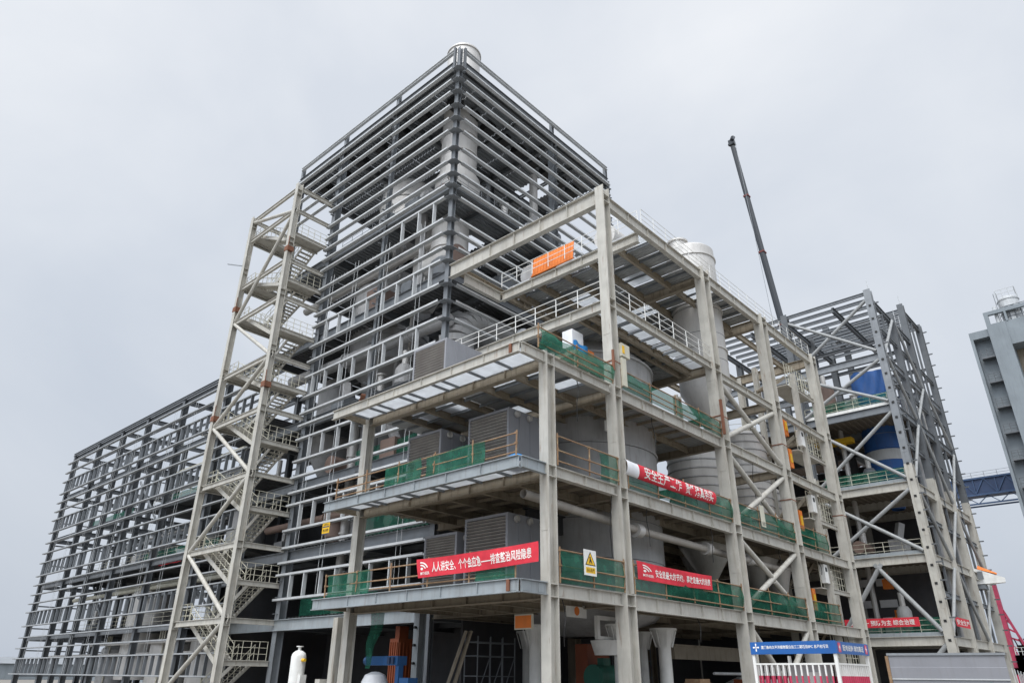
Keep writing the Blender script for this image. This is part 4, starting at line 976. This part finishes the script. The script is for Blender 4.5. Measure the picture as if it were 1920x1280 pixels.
mb = MB(); mb.lathe((22, 3, 0), [(0, 0), (.1, 1.7), (1.9, .9), (2.3, 0)][::-1], 14); single('sand_heap', mb, 'conc_pale', 'pale heap of sand bags on the ground right of the second column', 'heap')
mb = MB()
for i in range(2): mb.bar((3.0 + i * .22, 9.6 - i * .3, .1), (4.1 + i * .2, 9.0 - i * .16, 3.7), .3, .1)
single('sheet_stack', mb, 'beige_dirty', 'leaning dusty chute boards on the ground floor left of the corner column', 'sheets')
mb = MB(); mb.box((-.4, 13.9, 0), (.1, 14.3, 4.3)); mb.box((-.7, 14.5, 0), (-.2, 14.9, 1.4))
single('post', mb, 'beige', 'short beige post standing just left of the left front column', 'post')
t = thing('angle_column', 'grey steel post with dark bolts inside the ground floor under the front deck', 'post', (3.5, 10.2, 0))
mb = MB(); hcol(mb, 4.4, 13.0, 0, 4.9, .5, .45); mb.build('column', 'primer', t)
mb = MB(); 
for z in (2.2, 3.1, 4.0): mb.tube((4.0, 13.0, z), (4.15, 13.0, z), .07, 8)
mb.build('bolt', 'black', t)

# loose cables, lattice and pallets in the ground floor shade
rnd = random.Random(11)
for i in range(14):
    x = (1.0, 2.4, 4.7, 6.4, 8.0, 9.3, 12.2, 14.6, 19.0, 21.5, 24.0, 28.4, 30.9, 33.9)[i]; z1 = (L1, L3, L2, L1, L2, L3, L1, L2, L1, L3, L2, L1, L2, L1)[i] - .5; ln = rnd.uniform(.9, 3.0)
    mb = MB(); pts = [Vector((x + .12 * sin(k * 1.3 + i), .1 + .1 * cos(k + i), z1 - ln * k / 5)) for k in range(6)]
    for a, b in zip(pts[:-1], pts[1:]): mb.tube(a, b, .022, 5)
    single('hanging_cable', mb, 'black', 'thin dark cable hanging below a deck edge of the beige frame', 'cable', 'cables hanging from the deck edges')
for i, (x, y, z0, z1, w) in enumerate(((6.5, 10.5, 0, 3.6, 'dark lattice scaffold between the flared pillars left of the mill'), (18.5, 9, 0, 3.4, 'dark lattice scaffold at the back of the ground floor right of the mill'))):
    mb = MB()
    for a in range(4):
        for b in range(2): mb.tube((x + a, y + b, z0), (x + a, y + b, z1), .04, 6)
    for z in (.6, 1.6, 2.6, 3.3):
        for b in range(2): mb.tube((x, y + b, z), (x + 3, y + b, z), .035, 6)
        for a in range(4): mb.tube((x + a, y, z), (x + a, y + 1, z), .035, 6)
    for a in range(3): mb.tube((x + a, y, .6), (x + a + 1, y, 2.6), .03, 6)
    single('scaffold', mb, 'mid', w, 'scaffold')
for i, (x, y, w, mt) in enumerate(((14.5, 1.6, 'stack of pallets beside the front flared pillar', 'rust'), (19.8, 1.4, 'orange topped pallet load right of the second column', 'orange_shaded'), (24.2, 1.8, 'pale wrapped pallet load left of the barred booth', 'plastic'))):
    mb = MB()
    for k in range(5): mb.box((x, y, .06 + k * .3), (x + 1.2, y + 1, .18 + k * .3)); mb.box((x + .05, y + .05, .18 + k * .3), (x + 1.15, y + .95, .36 + k * .3))
    single('pallet_stack', mb, mt, w, 'pallets')

# ================================================================== booth with the blue sign
B = thing('sign_booth', 'blue lettered booth with red and white bar fence in front of the beige frame', 'booth', (.4, -10.7, 0))
bx0, bx1, by0, by1 = .4, 3.15, -10.72, -8.15
for x, y in ((bx0, by0), (bx0, by1), (bx1, by0), (bx1, by1)):
    MB().box((x - .045, y - .045, 0), (x + .045, y + .045, 2.32)).build('post', 'white', B)
mb = MB(); mb.box((bx0 - .08, by0 - .08, 2.3), (bx0 - .03, by1 + .06, 2.66)); mb.build('sign_board', 'blue_sign', B)
mb = MB(); mb.box((bx0 - .028, by0 - .08, 2.3), (bx1 + .06, by0 - .03, 2.64)); mb.build('sign_board', M['navy'] if False else 'blue_sign', B)
mb = MB(); mb.box((bx0, by0, 2.5), (bx1, by1, 2.56)); mb.build('roof', 'galv', B)
s1 = lambda u, v: (bx0 - .084, by1 + .04 - (by1 - by0 + .1) * u, 2.3 + .36 * v)
s2 = lambda u, v: (bx0 + (bx1 - bx0) * u, by0 - .084, 2.3 + .34 * v)
lettering('厦门象屿太平洋植物蛋白加工二期项目EPC 总承包项目', s1, .13, .92, .42, .70, B)
lettering('配电设施 请勿靠近', s2, .17, .84, .25, .75, B)
mb = MB()
for k in range(4):
    a = k * pi / 2
    def pt(r, b): return s1(.065 + .035 * r * cos(a + b), .56 + .3 * r * sin(a + b))
    mb.add([pt(.15, -.7), pt(1, -.25), pt(1.15, 0), pt(1, .25), pt(.15, .7)], [(0, 1, 2, 3, 4)])
mb.build('logo', 'lettering', B)
mb = MB()
for u in (.03, .89):
    mb.add([s2(u, .12), s2(u + .08, .12), s2(u + .08, .9), s2(u, .9)], [(0, 1, 2, 3)])
mb.build('hazard_plate', 'pinkred', B)
for u in (.03, .89):
    mb = MB(); f = lambda p, q: (lambda w: (w[0], w[1] - .004, w[2]))(s2(u + .08 * p, .12 + .78 * q))
    mb.add([f(.55, .95), f(.2, .45), f(.45, .5), f(.4, .05), f(.8, .6), f(.52, .58)], [(0, 1, 2, 3, 4, 5)]); mb.build('bolt_mark', 'lettering', B)
def bars(a, b, n):
    wt, rd = MB(), MB(); a, b = Vector(a), Vector(b)
    for i in range(n + 1):
        p = a.lerp(b, i / n); wt.box((p.x - .022, p.y - .022, 1.69), (p.x + .022, p.y + .022, 2.02)); rd.box((p.x - .022, p.y - .022, .1), (p.x + .022, p.y + .022, 1.69))
    for z in (2.02,): wt.bar(a + Vector((0, 0, z)), b + Vector((0, 0, z)), .05, .05)
    for z in (.3,): rd.bar(a + Vector((0, 0, z)), b + Vector((0, 0, z)), .05, .05)
    o = wt.build('fence_bars', 'white', B); rd.build('painted_lower_bars', 'pinkred', o)
bars((bx0, by1, 0), (bx0, by0, 0), 14); bars((bx0, by0, 0), (bx1, by0, 0), 16); bars((bx1, by0, 0), (bx1, by1, 0), 12); bars((bx0, by1, 0), (bx1, by1, 0), 12)
t = thing('switch_cabinet', 'pale grey switch cabinet standing inside the barred booth', 'cabinet', (1.8, -9.4, 0))
MB().box((1.3, -9.9, 0), (2.2, -8.9, 2.0)).build('casing', 'conc_pale', t); MB().box((1.27, -9.8, .3), (1.297, -9.45, 1.8)).build('door', 'white', t)

# ================================================================== grey cabin at the right
K = thing('site_cabin', 'grey ribbed site cabin with a round green sticker at the bottom right', 'cabin', (15.3, -8, 0))
p0, p1 = Vector((15.2, -7.85, 0)), Vector((16.3, -12.3, 0)); dv = (p1 - p0).normalized(); nv = Vector((-dv.y, dv.x, 0));
if nv.x > 0: nv = -nv
def kp(a, z, o=0): 
    q = p0 + dv * a + nv * o; return (q.x, q.y, z)
Ln = (p1 - p0).length
mb = MB(); sec = [(0, 0), (0, .05)]
zs = [.1, .58, .60, 1.05, 1.07, 1.62, 1.66, 2.12, 2.14, 2.62]
vs = []
for i, z in enumerate(zs):
    o = .0 if (i // 2) % 2 == 0 else .03
    vs += [kp(0, z, o), kp(Ln, z, o)]
mb.add(vs, [(2 * i, 2 * i + 1, 2 * i + 3, 2 * i + 2) for i in range(len(zs) - 1)])
def kbox(mb, a0, a1, z0, z1, o0, o1):
    v = [kp(a, z, o) for z in (z0, z1) for a, o in ((a0, o0), (a1, o0), (a1, o1), (a0, o1))]
    mb.add(v, [(0, 3, 2, 1), (4, 5, 6, 7), (0, 1, 5, 4), (1, 2, 6, 5), (2, 3, 7, 6), (3, 0, 4, 7)])
kbox(mb, 0, Ln, .1, 2.6, -.02, -2.2); mb.build('wall', 'container', K)
mb = MB(); kbox(mb, -.06, Ln + .06, 2.62, 2.72, .06, -2.3); mb.build('roof', 'galv_dark', K)
mb = MB(); kbox(mb, -.14, -.01, 0, 2.6, .05, -.12); mb.build('corner_post', 'rust', K)
mb = MB(); kbox(mb, 0, Ln, 1.615, 1.665, .032, .05); mb.build('trim_strip', 'galv', K)
mb = MB(); mb.add([kp(3.85 + .16 * cos(i * pi / 10), 1.36 + .16 * sin(i * pi / 10), .055) for i in range(20)], [list(range(20))]); mb.build('sticker', M['greenpaint'], K)
mb = MB()
for i in range(7): mb.add([kp(3.85 + .03 * cos(i) , 1.36 + .03 * sin(i), .06), kp(3.85 + .13 * cos(i * .9 + .1), 1.36 + .13 * sin(i * .9 + .1), .06), kp(3.85 + .13 * cos(i * .9 + .35), 1.36 + .13 * sin(i * .9 + .35), .06)], [(0, 1, 2)])
mb.build('sticker_mark', 'lettering', K)
mb = MB()
for i in range(16):
    a = Ln + .25 + .05 * (i % 5); mb.bar(kp(a + .1 * (i // 5), .1, .1 - .05 * i), kp(a - .1 + .05 * i, 2.1 - .04 * i, .0), .05, .02)
single('bar_bundle', mb, 'galv', 'bundle of pale strips leaning on the right end of the grey cabin', 'strips')
mb = MB(); mb.box((17.2, -13.9, 0), (18.4, -12.9, 1.95)); mb.box((17.25, -13.95, .9), (17.7, -13.0, 1.4)); single('crate', mb, 'white', 'white crate beside the cabin at the right edge', 'crate')
mb = MB(); mb.box((16.9, -13.4, 0), (17.15, -13.0, 1.7)); single('post', mb, 'orange', 'orange container post at the bottom right corner', 'post')

# ================================================================== right hand building frame
D = thing('building_frame', 'grey braced steel frame with a blue silo standing behind on the right', 'steel frame', (48.4, -3.3, 0))
DX, DY = [48.4, 55.6, 62.5, 69.8], [-3.3, 5.5, 14.5]
for x in DX:
    for y in DY:
        top = 38.0 if x < 62 else 42.0
        if y > 10: top = 37.0
        mb = MB(); hcol(mb, x, y, 0, 19.6, .75, .7); mb.build('lower_column', 'beige', D)
        mb = MB(); hcol(mb, x, y, 19.6, top, .7, .66)
        mb.build('column', 'galv_dark' if (x, y) == (48.4, -3.3) else 'dark', D)
for x in DX:                                                              # dark girt cleats up the columns
    z = 3.0
    while z < (37.5 if x < 62 else 41.5) and x in (48.4, 69.8):
        if x < 50: MB().box((x - .41, -3.42, z), (x - .35, -3.2, z + .2)).build('girt_cleat', 'black', D)
        mb = MB(); mb.box((x - .1, -4.1, z + .3), (x + .02, -3.6, z + .42)); mb.build('girt_cleat', 'dark', D); z += 1.5
for z, mat in ((5.0, 'beige'), (11.7, 'beige'), (18.1, 'beige'), (25.6, 'mid'), (31.0, 'galv_dark')):
    for y in DY:
        for a, b in zip(DX[:-1], DX[1:]):
            mb = MB(); mb.ibeam((a + .4, y, z - .4), (b - .4, y, z - .4), .75, .35); mb.build('beam', mat, D)
    for x in DX:
        for a, b in zip(DY[:-1], DY[1:]):
            mb = MB(); mb.ibeam((x, a + .35, z - .4), (x, b - .35, z - .4), .75, .35); mb.build('beam', mat, D)
    if z < 30:
        mb = MB(); mb.corr(48.8, -3.0, 69.4, 14.2, z - .1, 'x', .6, .08); mb.box((48.7, -3.0, z), (69.4, 14.2, z + .06)); mb.build('floor_deck', 'deck_dirty_shaded' if z > 12 else 'deck_dirty_shaded', D)
        mb = MB(); mb.box((48.25, -2.9, z - .02), (48.45, 5.1, z + .28)); mb.build('edge_strip', 'white' if z == 25.6 else 'primer', D)
        rail_mesh([(48.5, -2.8, z + .1), (48.5, 5.2, z + .1)], r=.03).build('guardrail', 'cream', D)
for x in [48.4 + i * 1.57 for i in range(10)]:                              # roof purlins
    mb = MB(); mb.ibeam((x, -3.2, 37.7), (x, 14.4, 37.7), .34, .2); mb.build('purlin', 'mid', D)
for x in [63.4 + i * 1.3 for i in range(6)]:
    mb = MB(); mb.ibeam((x, -3.2, 41.7), (x, 14.4, 41.7), .45, .22); mb.build('purlin', 'mid', D)
for y in (-3.3, .4, 5.5, 9.5, 14.4):
    mb = MB(); mb.ibeam((48.4, y, 37.0), (62.5, y, 37.0), .6, .28); mb.build('roof_girder', 'dark', D)
for y in (-3.3, 5.5, 14.4):
    mb = MB(); mb.ibeam((62.5, y, 41.3), (69.8, y, 41.3), .6, .28); mb.build('roof_girder', 'dark', D)
for z in (33.5, 35.3):
    for x in (55.6, 62.5): mb = MB(); mb.ibeam((x, -3, z), (x, 14, z), .4, .2); mb.build('beam', 'dark', D)
for z in (27.5, 29, 32.5, 34.5, 36):
    mb = MB(); mb.ibeam((69.6, -3, z), (69.6, 14, z), .3, .2); mb.build('girt', 'mid', D)
def xb(p00, p11, p01, p10, r=.17, mat='tube'):
    brace(p00, p11, r, D, mat); c = (Vector(p00) + Vector(p11)) / 2
    a, b = Vector(p01), Vector(p10); d = (b - a).normalized()
    brace(a, c - d * .25, r, D, mat); brace(c + d * .25, b, r, D, mat)
def fx(y, z): return (48.2, y, z)
for z0, z1 in ((31.2, 36.8), (25.9, 30.2), (18.4, 24.7), (11.9, 17.3)):
    xb(fx(-2.9, z0), fx(5.1, z1), fx(-2.9, z1), fx(5.1, z0))
brace(fx(-2.9, 5.3), fx(1.2, 10.8), .2, D, 'tube'); brace(fx(5.1, 5.3), fx(1.0, 10.8), .2, D, 'tube'); brace(fx(-2.9, 4.2), fx(0.9, .4), .2, D, 'tube')
for x0, x1, zz in ((48.9, 55.2, ((5.2, 11, 1), (11.9, 17.3, 0), (18.4, 25, 1), (25.8, 31, 0), (31.2, 37, 1))), (56, 62.1, ((5.2, 11, 0), (11.9, 17.3, 1), (18.4, 25, 0), (25.8, 31, 1), (31.2, 37, 0))), (62.9, 69.4, ((5.2, 11, 1), (11.9, 17.3, 0), (18.4, 25, 1), (25.8, 31, 0)))):
    for z0, z1, s in zz:
        brace((x0, -3.5, z0 if s else z1), (x1, -3.5, z1 if s else z0), .15, D, 'tube')
for x in (52, 59, 66):
    MB().box((x - .1, -3.4, 5), (x + .1, -3.2, 37 if x < 62 else 41)).build('column', 'dark', D)
for z in (8.4, 14.9, 21.8, 28.3, 34):
    mb = MB(); mb.ibeam((48.8, -3.3, z), (69.5, -3.3, z), .4, .25); mb.build('beam', 'mid', D)
for x, y, z, h in ((48.6, -3.4, 38, 1.4), (58, -3.3, 38, 1.6), (60, -3.3, 38, 1.6), (62.6, -3.3, 42, 1.3)): MB().tube((x, y, z), (x, y, z + h), .03, 5).build('lightning_rod', 'galv', D)
t = vessel('silo', (56.4, .35), [(.6, 17.2), (1.95, 20.6), (1.95, 31.6), (1.8, 31.8), (0, 32.3)], 'silo_blue', 'tall blue silo with a cone bottom inside the right hand frame', 'silo', ((1.95, 20.8), (1.95, 23.2), (1.95, 26.6), (1.95, 29)), 36)
mb = MB(); mb.sheet(lambda u, v: (56.4 + (2.08 + .07 * sin(34 * u + 3 * sin(5 * v)) + .05 * sin(15 * u + 9 * v)) * cos(pi * (.75 + .9 * u)), .35 + (2.08 + .07 * sin(34 * u + 3 * sin(5 * v))) * sin(pi * (.75 + .9 * u)), 25.8 + 6.0 * v + .15 * sin(12 * u)), 60, 8); mb.build('wrapping', 'silo_blue', t)
MB().lathe((56.4, .35, 0), [(1.98, 22.0), (1.98, 23.1)], 36).build('painted_band', 'conc_pale', t)
for ya, za, w in ((-2.8, 25.8, 'green net on the white edged deck of the right hand frame'), (-2.8, 18.3, 'green net on the beige deck of the right hand frame'), (-2.8, 5.2, 'green net low in the right hand frame behind a red banner')):
    mb = MB(); mb.sheet(lambda u, v: (48.9 + .07 * sin(17 * u), ya + 7.4 * u, za + 1.3 * v), 18, 3); single('safety_net', mb, 'net', w, 'safety net')
for ax, w, body in ((0, 'long thin red banner across the first deck of the right hand frame', '安全第一 预防为主 综合治理'), (1, 'short red banner round the corner of the right hand frame', '安全生产')):
    t = thing('banner', w, 'banner', (48.2, 0, 5.5))
    f0 = (lambda u, v: (48.15, 4.9 - 6.2 * u, 5.75 + .75 * v)) if ax == 0 else (lambda u, v: (49.6 + 5 * u, -3.75, 5.75 + .75 * v))
    f1 = (lambda u, v: (48.12, 4.9 - 6.2 * u, 5.75 + .75 * v)) if ax == 0 else (lambda u, v: (49.6 + 5 * u, -3.78, 5.75 + .75 * v))
    MB().sheet(f0, 4, 2).build('cloth', 'red', t); lettering(body, f1, .06, .94, .2, .8, t)
mb = MB(); mb.box((64, -.8, 0), (64.2, 14, 24)); single('wall', mb, 'shade_wall', 'tall added shade wall behind the blue silo in the right hand frame', 'wall')  # added to close off the sky and darken the frame's inside
mb = MB(); mb.box((48.8, 13.9, 0), (64, 14.1, 25)); single('wall', mb, 'shade_wall', 'added shade wall on the far left of the right hand frame', 'wall')  # also added, a near black stand-in for shade along the far side
mb = MB(); mb.box((56, -2, 0), (56.2, 14, 11)); t = single('wall', mb, 'shade_wall', 'dark inner wall with pale windows in the right hand frame', 'wall')
for y in (2.2, 4.4): 
    for z in (5.6, 8.0, 10.0):
        MB().box((55.9, y, z), (55.99, y + 1.6, z + (1.5 if z < 8 else .7))).build('window', 'plastic', t)
for i, (y, z, w) in enumerate(((1.3, 6.0, 'lowest orange machine part on the right hand frame deck'), (1.6, 9.4, 'higher orange machine part hanging in the right hand frame'))):
    mb = MB(); mb.box((53, y, z), (53.5, y + .8, z + .9)); mb.tube((53.2, y + .4, z + .9), (53.2, y + .4, z + 1.5), .2, 10); single('motor', mb, 'orange', w, 'motor')
mb = MB(); mb.box((52, 2.2, 23.8), (53, 6.0, 24.3)); mb.box((52.3, 3, 23.4), (52.7, 3.6, 23.8)); single('hoist_beam', mb, 'yellow', 'yellow hoist beam under the white edged deck of the right hand frame', 'hoist')

for q, (x, y, z) in enumerate(((50.5, 3.4, 25.9), (52.0, 1.2, 25.9), (51, 4.2, 18.4), (53, 1.4, 18.4), (51.5, 3.0, 12.0), (54, .4, 12.0), (51, .5, 5.3), (66, -1.6, 25.9), (60.5, -1.4, 12.0), (67, -1.5, 18.4), (62, -1.5, 5.3))):
    deck_machine(q, x, y, z, 'piece of plant standing on a deck of the right hand frame', 'plant on the right hand frame decks')
for q, (x, y) in enumerate(((50, 4.6), (53.5, 3.6), (57.5, -2.2), (65, -2.2))):
    single('pipe', MB().tube((x, y, 5.2), (x, y, 30), .2 + .05 * q, 10), ('vessel', 'steel')[q % 2], 'upright pipe passing through the decks of the right hand frame', 'pipe', 'upright pipes in the right hand frame')

# ================================================================== crane boom behind
C = thing('mobile_crane', 'dark telescopic crane boom with red collars rising behind the frames', 'crane', (82, 13.6, 0))
a, b = Vector((82.0, 13.2, 3)), Vector((79.63, 20.11, 92.0))
cuts = [0, .56, .72, .855, .985]; ws = [.86, .78, .7, .64]
for i in range(4):
    mb = MB(); w = ws[i]; mb.prism([(-w / 2, -w * .6), (-w * .2, -w * .72), (w * .2, -w * .72), (w / 2, -w * .6), (w / 2, w * .6), (-w / 2, w * .6)], a.lerp(b, cuts[i]), a.lerp(b, cuts[i + 1]), (1, 0, 0)); mb.build('boom_section', 'boom', C)
    if i: mb = MB(); q = (b - a).normalized() * .25; mb.bar(a.lerp(b, cuts[i]) - q * .6, a.lerp(b, cuts[i]) + q * .6, w * 1.4, w * 1.75, (1, 0, 0)); mb.build('collar', 'collar_red', C)
mb = MB(); q = (b - a).normalized(); mb.bar(b - q * .9, b + q * .2, 1.0, 1.0, (1, 0, 0)); mb.tube(b + Vector((-.8, -.7, .1)), b + Vector((.8, .7, .1)), .4, 14); mb.tube(b + Vector((0, 0, -.2)), b + Vector((.1, -.3, 1.3)), .05, 5); mb.build('boom_head', 'boom', C)
mb = MB(); mb.tube(b + Vector((-1.2, -1.0, 0)), (79.5, 17.6, 40), .04, 5); mb.build('hoist_rope', 'galv_dark', C)
mb = MB(); mb.box((77, 9, .9), (87, 17, 3.2)); mb.build('carrier', 'magenta_red', C)
for x in (78.5, 81, 83.5, 86):
    for y in (8.6, 17.0): MB().tube((x, y, .75), (x, y + .4, .75), .75, 16).build('wheel', 'black', C)

# ================================================================== far concrete tower, gallery, gantry crane
W = thing('concrete_tower', 'grey concrete tower with open stair landings at the right edge of the view', 'tower', (106, -10, 0))
mb = MB(); mb.box((106.0, -4.5, 0), (118, -4.1, 53.9)); mb.box((106.0, -6.9, 52.6), (118, -4.5, 53.9)); mb.box((107.5, -6.9, 0), (107.9, -4.5, 52.6)); mb.build('stair_wall', 'conc', W)
mb = MB(); mb.box((105.6, -9.5, 0), (118, -6.9, 54.4)); mb.build('pillar', 'conc', W)
mb = MB()
for z0, z1 in ((50.3, 54.4), (0, 24), (26.5, 28), (30.5, 32.5), (35.2, 36.4), (38.3, 40.5), (43.0, 44.6)): MB().box((105.8, -30, z0), (112, -9.5, z1)).build('wall_band', 'conc', W)
mb = MB(); mb.box((109, -30, 44.61), (111.9, -9.51, 50.29)); mb.build('recess_wall', M['beige_dirty'], W)
for k in range(12):
    z = 49.3 - 4.25 * k
    mb = MB(); mb.box((106.1, -6.85, z - .25), (107.4, -4.9, z)); o = mb.build('landing', 'dark', W)
    rail_mesh([(106.15, -6.7, z), (106.15, -5.0, z)], 1.3, (1.3, .9, .45), .85, .05).build('guardrail', 'dark', o)
mb = MB(); mb.box((105.7, -7.5, 54.4), (106.3, -6.9, 56.7)); mb.box((105.7, -16, 56.1), (106.3, -7.5, 56.7)); mb.box((105.7, -10.0, 54.4), (106.3, -9.7, 56.1)); mb.build('roof_frame', 'conc', W)
mb = MB()
for i in range(9): mb.tube((106.5, -9.6 - i * .8, 54.4), (106.5, -9.6 - i * .8, 57.2), .08, 5)
for z in (55.3, 56.0, 56.6, 57.2): mb.tube((106.5, -9.4, z), (106.5, -20, z), .07, 5)
for y in (-9.0, -9.4): mb.tube((106.8, y, 54.4), (106.8, y, 60), .05, 5)
mb.build('guardrail', 'mid', W)
t = vessel('filter_drum', (108, -10.6), [(1.5, 54.45), (1.5, 58.8), (.9, 59.3), (0, 59.5)], 'galv', 'silver drum with pipes on the roof of the concrete tower', 'drum', ((1.5, 56.2), (1.5, 58.5)), 24)
rail_mesh([(106.5, -9.3, 58.9), (106.5, -12.0, 58.9), (109.2, -12.0, 58.9)], 1.4, (1.4, .7), .8, .05).build('guardrail', 'galv', t)
MB().tube((106.6, -8.6, 54.45), (106.6, -8.6, 57.6), .3, 10).build('pipe', 'galv', t)

Gg = thing('conveyor_gallery', 'navy blue trussed conveyor gallery bridging to the concrete tower', 'conveyor', (125, 0, 30))
mb = MB(); mb.box((124.8, -30, 31.4), (127.8, 40, 34.3)); mb.build('gallery_box', 'navy', Gg)
mb = MB(); y = -30
while y < 38:
    mb.bar((124.7, y, 31.5), (124.7, y + 1.7, 34.2), .14, .14); mb.bar((124.7, y + 1.7, 34.2), (124.7, y + 3.4, 31.5), .14, .14); mb.bar((124.7, y, 31.5), (124.7, y, 34.2), .14, .14)
    mb.bar((125.1, y, 29.9), (125.1, y + 1.7, 31.3), .13, .13); mb.bar((125.1, y + 1.7, 31.3), (125.1, y + 3.4, 29.9), .13, .13); y += 3.4
mb.bar((125.1, -30, 29.9), (125.1, 40, 29.9), .25, .25); mb.bar((127.5, -30, 29.9), (127.5, 40, 29.9), .25, .25); mb.bar((124.7, -30, 31.4), (124.7, 40, 31.4), .3, .3); mb.bar((124.7, -30, 34.3), (124.7, 40, 34.3), .3, .3)
mb.build('truss', 'truss_blue', Gg)
rail_mesh([(124.7, -30, 34.4), (124.7, 40, 34.4)], 1.0, (1.0, .5), 2, .04).build('guardrail', 'galv_dark', Gg)

Q = thing('harbour_crane', 'faded red harbour crane with a leaning lattice leg beyond the right hand frame', 'crane', (135, 4, 0))
mb = MB()
mb.bar((134.8, 6.6, 2), (134.8, 6.9, 18.5), 1.0, 1.0); mb.bar((134.8, 4.2, 6), (134.8, 6.4, 13), .4, .4)
for k in range(5): mb.bar((134.8, 6.5, 7 + k * 1.5), (134.8, 4.4 + k * .4, 6.4 + k * 1.4), .3, .3)
mb.build('leg', 'magenta_red', Q)
mb = MB(); mb.box((133, 0, 2.6), (140, 7.2, 3.6)); mb.box((133.4, .6, 3.6), (138, 6.2, 5.6)); mb.box((133.8, 3.4, 5.6), (137, 5.6, 7.2))
for k in range(8): mb.bar((133.5, .8 + k * .7, 5.6), (133.5, 1.5 + k * .7, 8.2 if k > 3 else 6.8), .16, .16); mb.build('machinery_house', 'magenta_red', Q)
mb = MB(); mb.box((133.3, 3.4, 4.2), (133.39, 5.0, 5.2)); mb.build('window', 'navy', Q)
for y in (.6, 6.8):
    for x in (133.5, 139): MB().box((x - .4, y - .4, 0), (x + .4, y + .4, 2.6)).build('gantry_leg', 'magenta_red', Q)
rail_mesh([(133.4, .8, 5.6), (133.4, 6, 5.6)], 1.2, (1.2, .6), 1, .06).build('guardrail', 'white', Q)
t = thing('machine_nose', 'white pointed machine nose with orange top jutting from the right side of the braced frame', 'machine', (66.5, -4, 10.4))
mb = MB(); mb.prism([(-.9, -.75), (.9, -.75), (.9, .85), (-.9, .85)], (66.3, -2.9, 11.3), (66.9, -5.5, 11.0), sec1=[(-.3, -.3), (.3, -.3), (.3, .15), (-.3, .15)]); mb.build('body', 'white', t)
mb = MB(); mb.prism([(-.8, 0), (.8, 0), (.35, .42), (-.35, .42)], (66.4, -3.3, 12.06), (66.75, -4.9, 11.5), sec1=[(-.5, 0), (.5, 0), (.2, .15), (-.2, .15)]); mb.build('cover', 'orange', t)
MB().box((65.36, -3.9, 11.0), (65.5, -3.4, 11.8)).build('window', 'mid', t)
MB().box((65.6, -3.8, 10.1), (67.2, -2.6, 10.5)).build('cradle', 'mid', t)

# low buildings far off on the left horizon and behind
for i, (x, y, w_, l_, h, lb) in enumerate(((60, 150, 40, 30, 2.6, 'low grey shed on the far left horizon'), (20, 200, 60, 20, 3.4, 'long grey shed on the horizon beyond the left frame'), (150, 60, 30, 40, 7, 'grey shed far behind the right hand frame'))):
    t = thing('shed', lb, 'shed', (x, y, 0)); MB().box((x - w_ / 2, y - l_ / 2, 0), (x + w_ / 2, y + l_ / 2, h)).build('wall', 'conc', t)
    mb = MB(); mb.prism([(-l_ / 2 - .5, 0), (l_ / 2 + .5, 0), (0, 1.6)], (x - w_ / 2 - .5, y, h + .01), (x + w_ / 2 + .5, y, h + .01)); mb.build('roof', 'galv_dark', t)
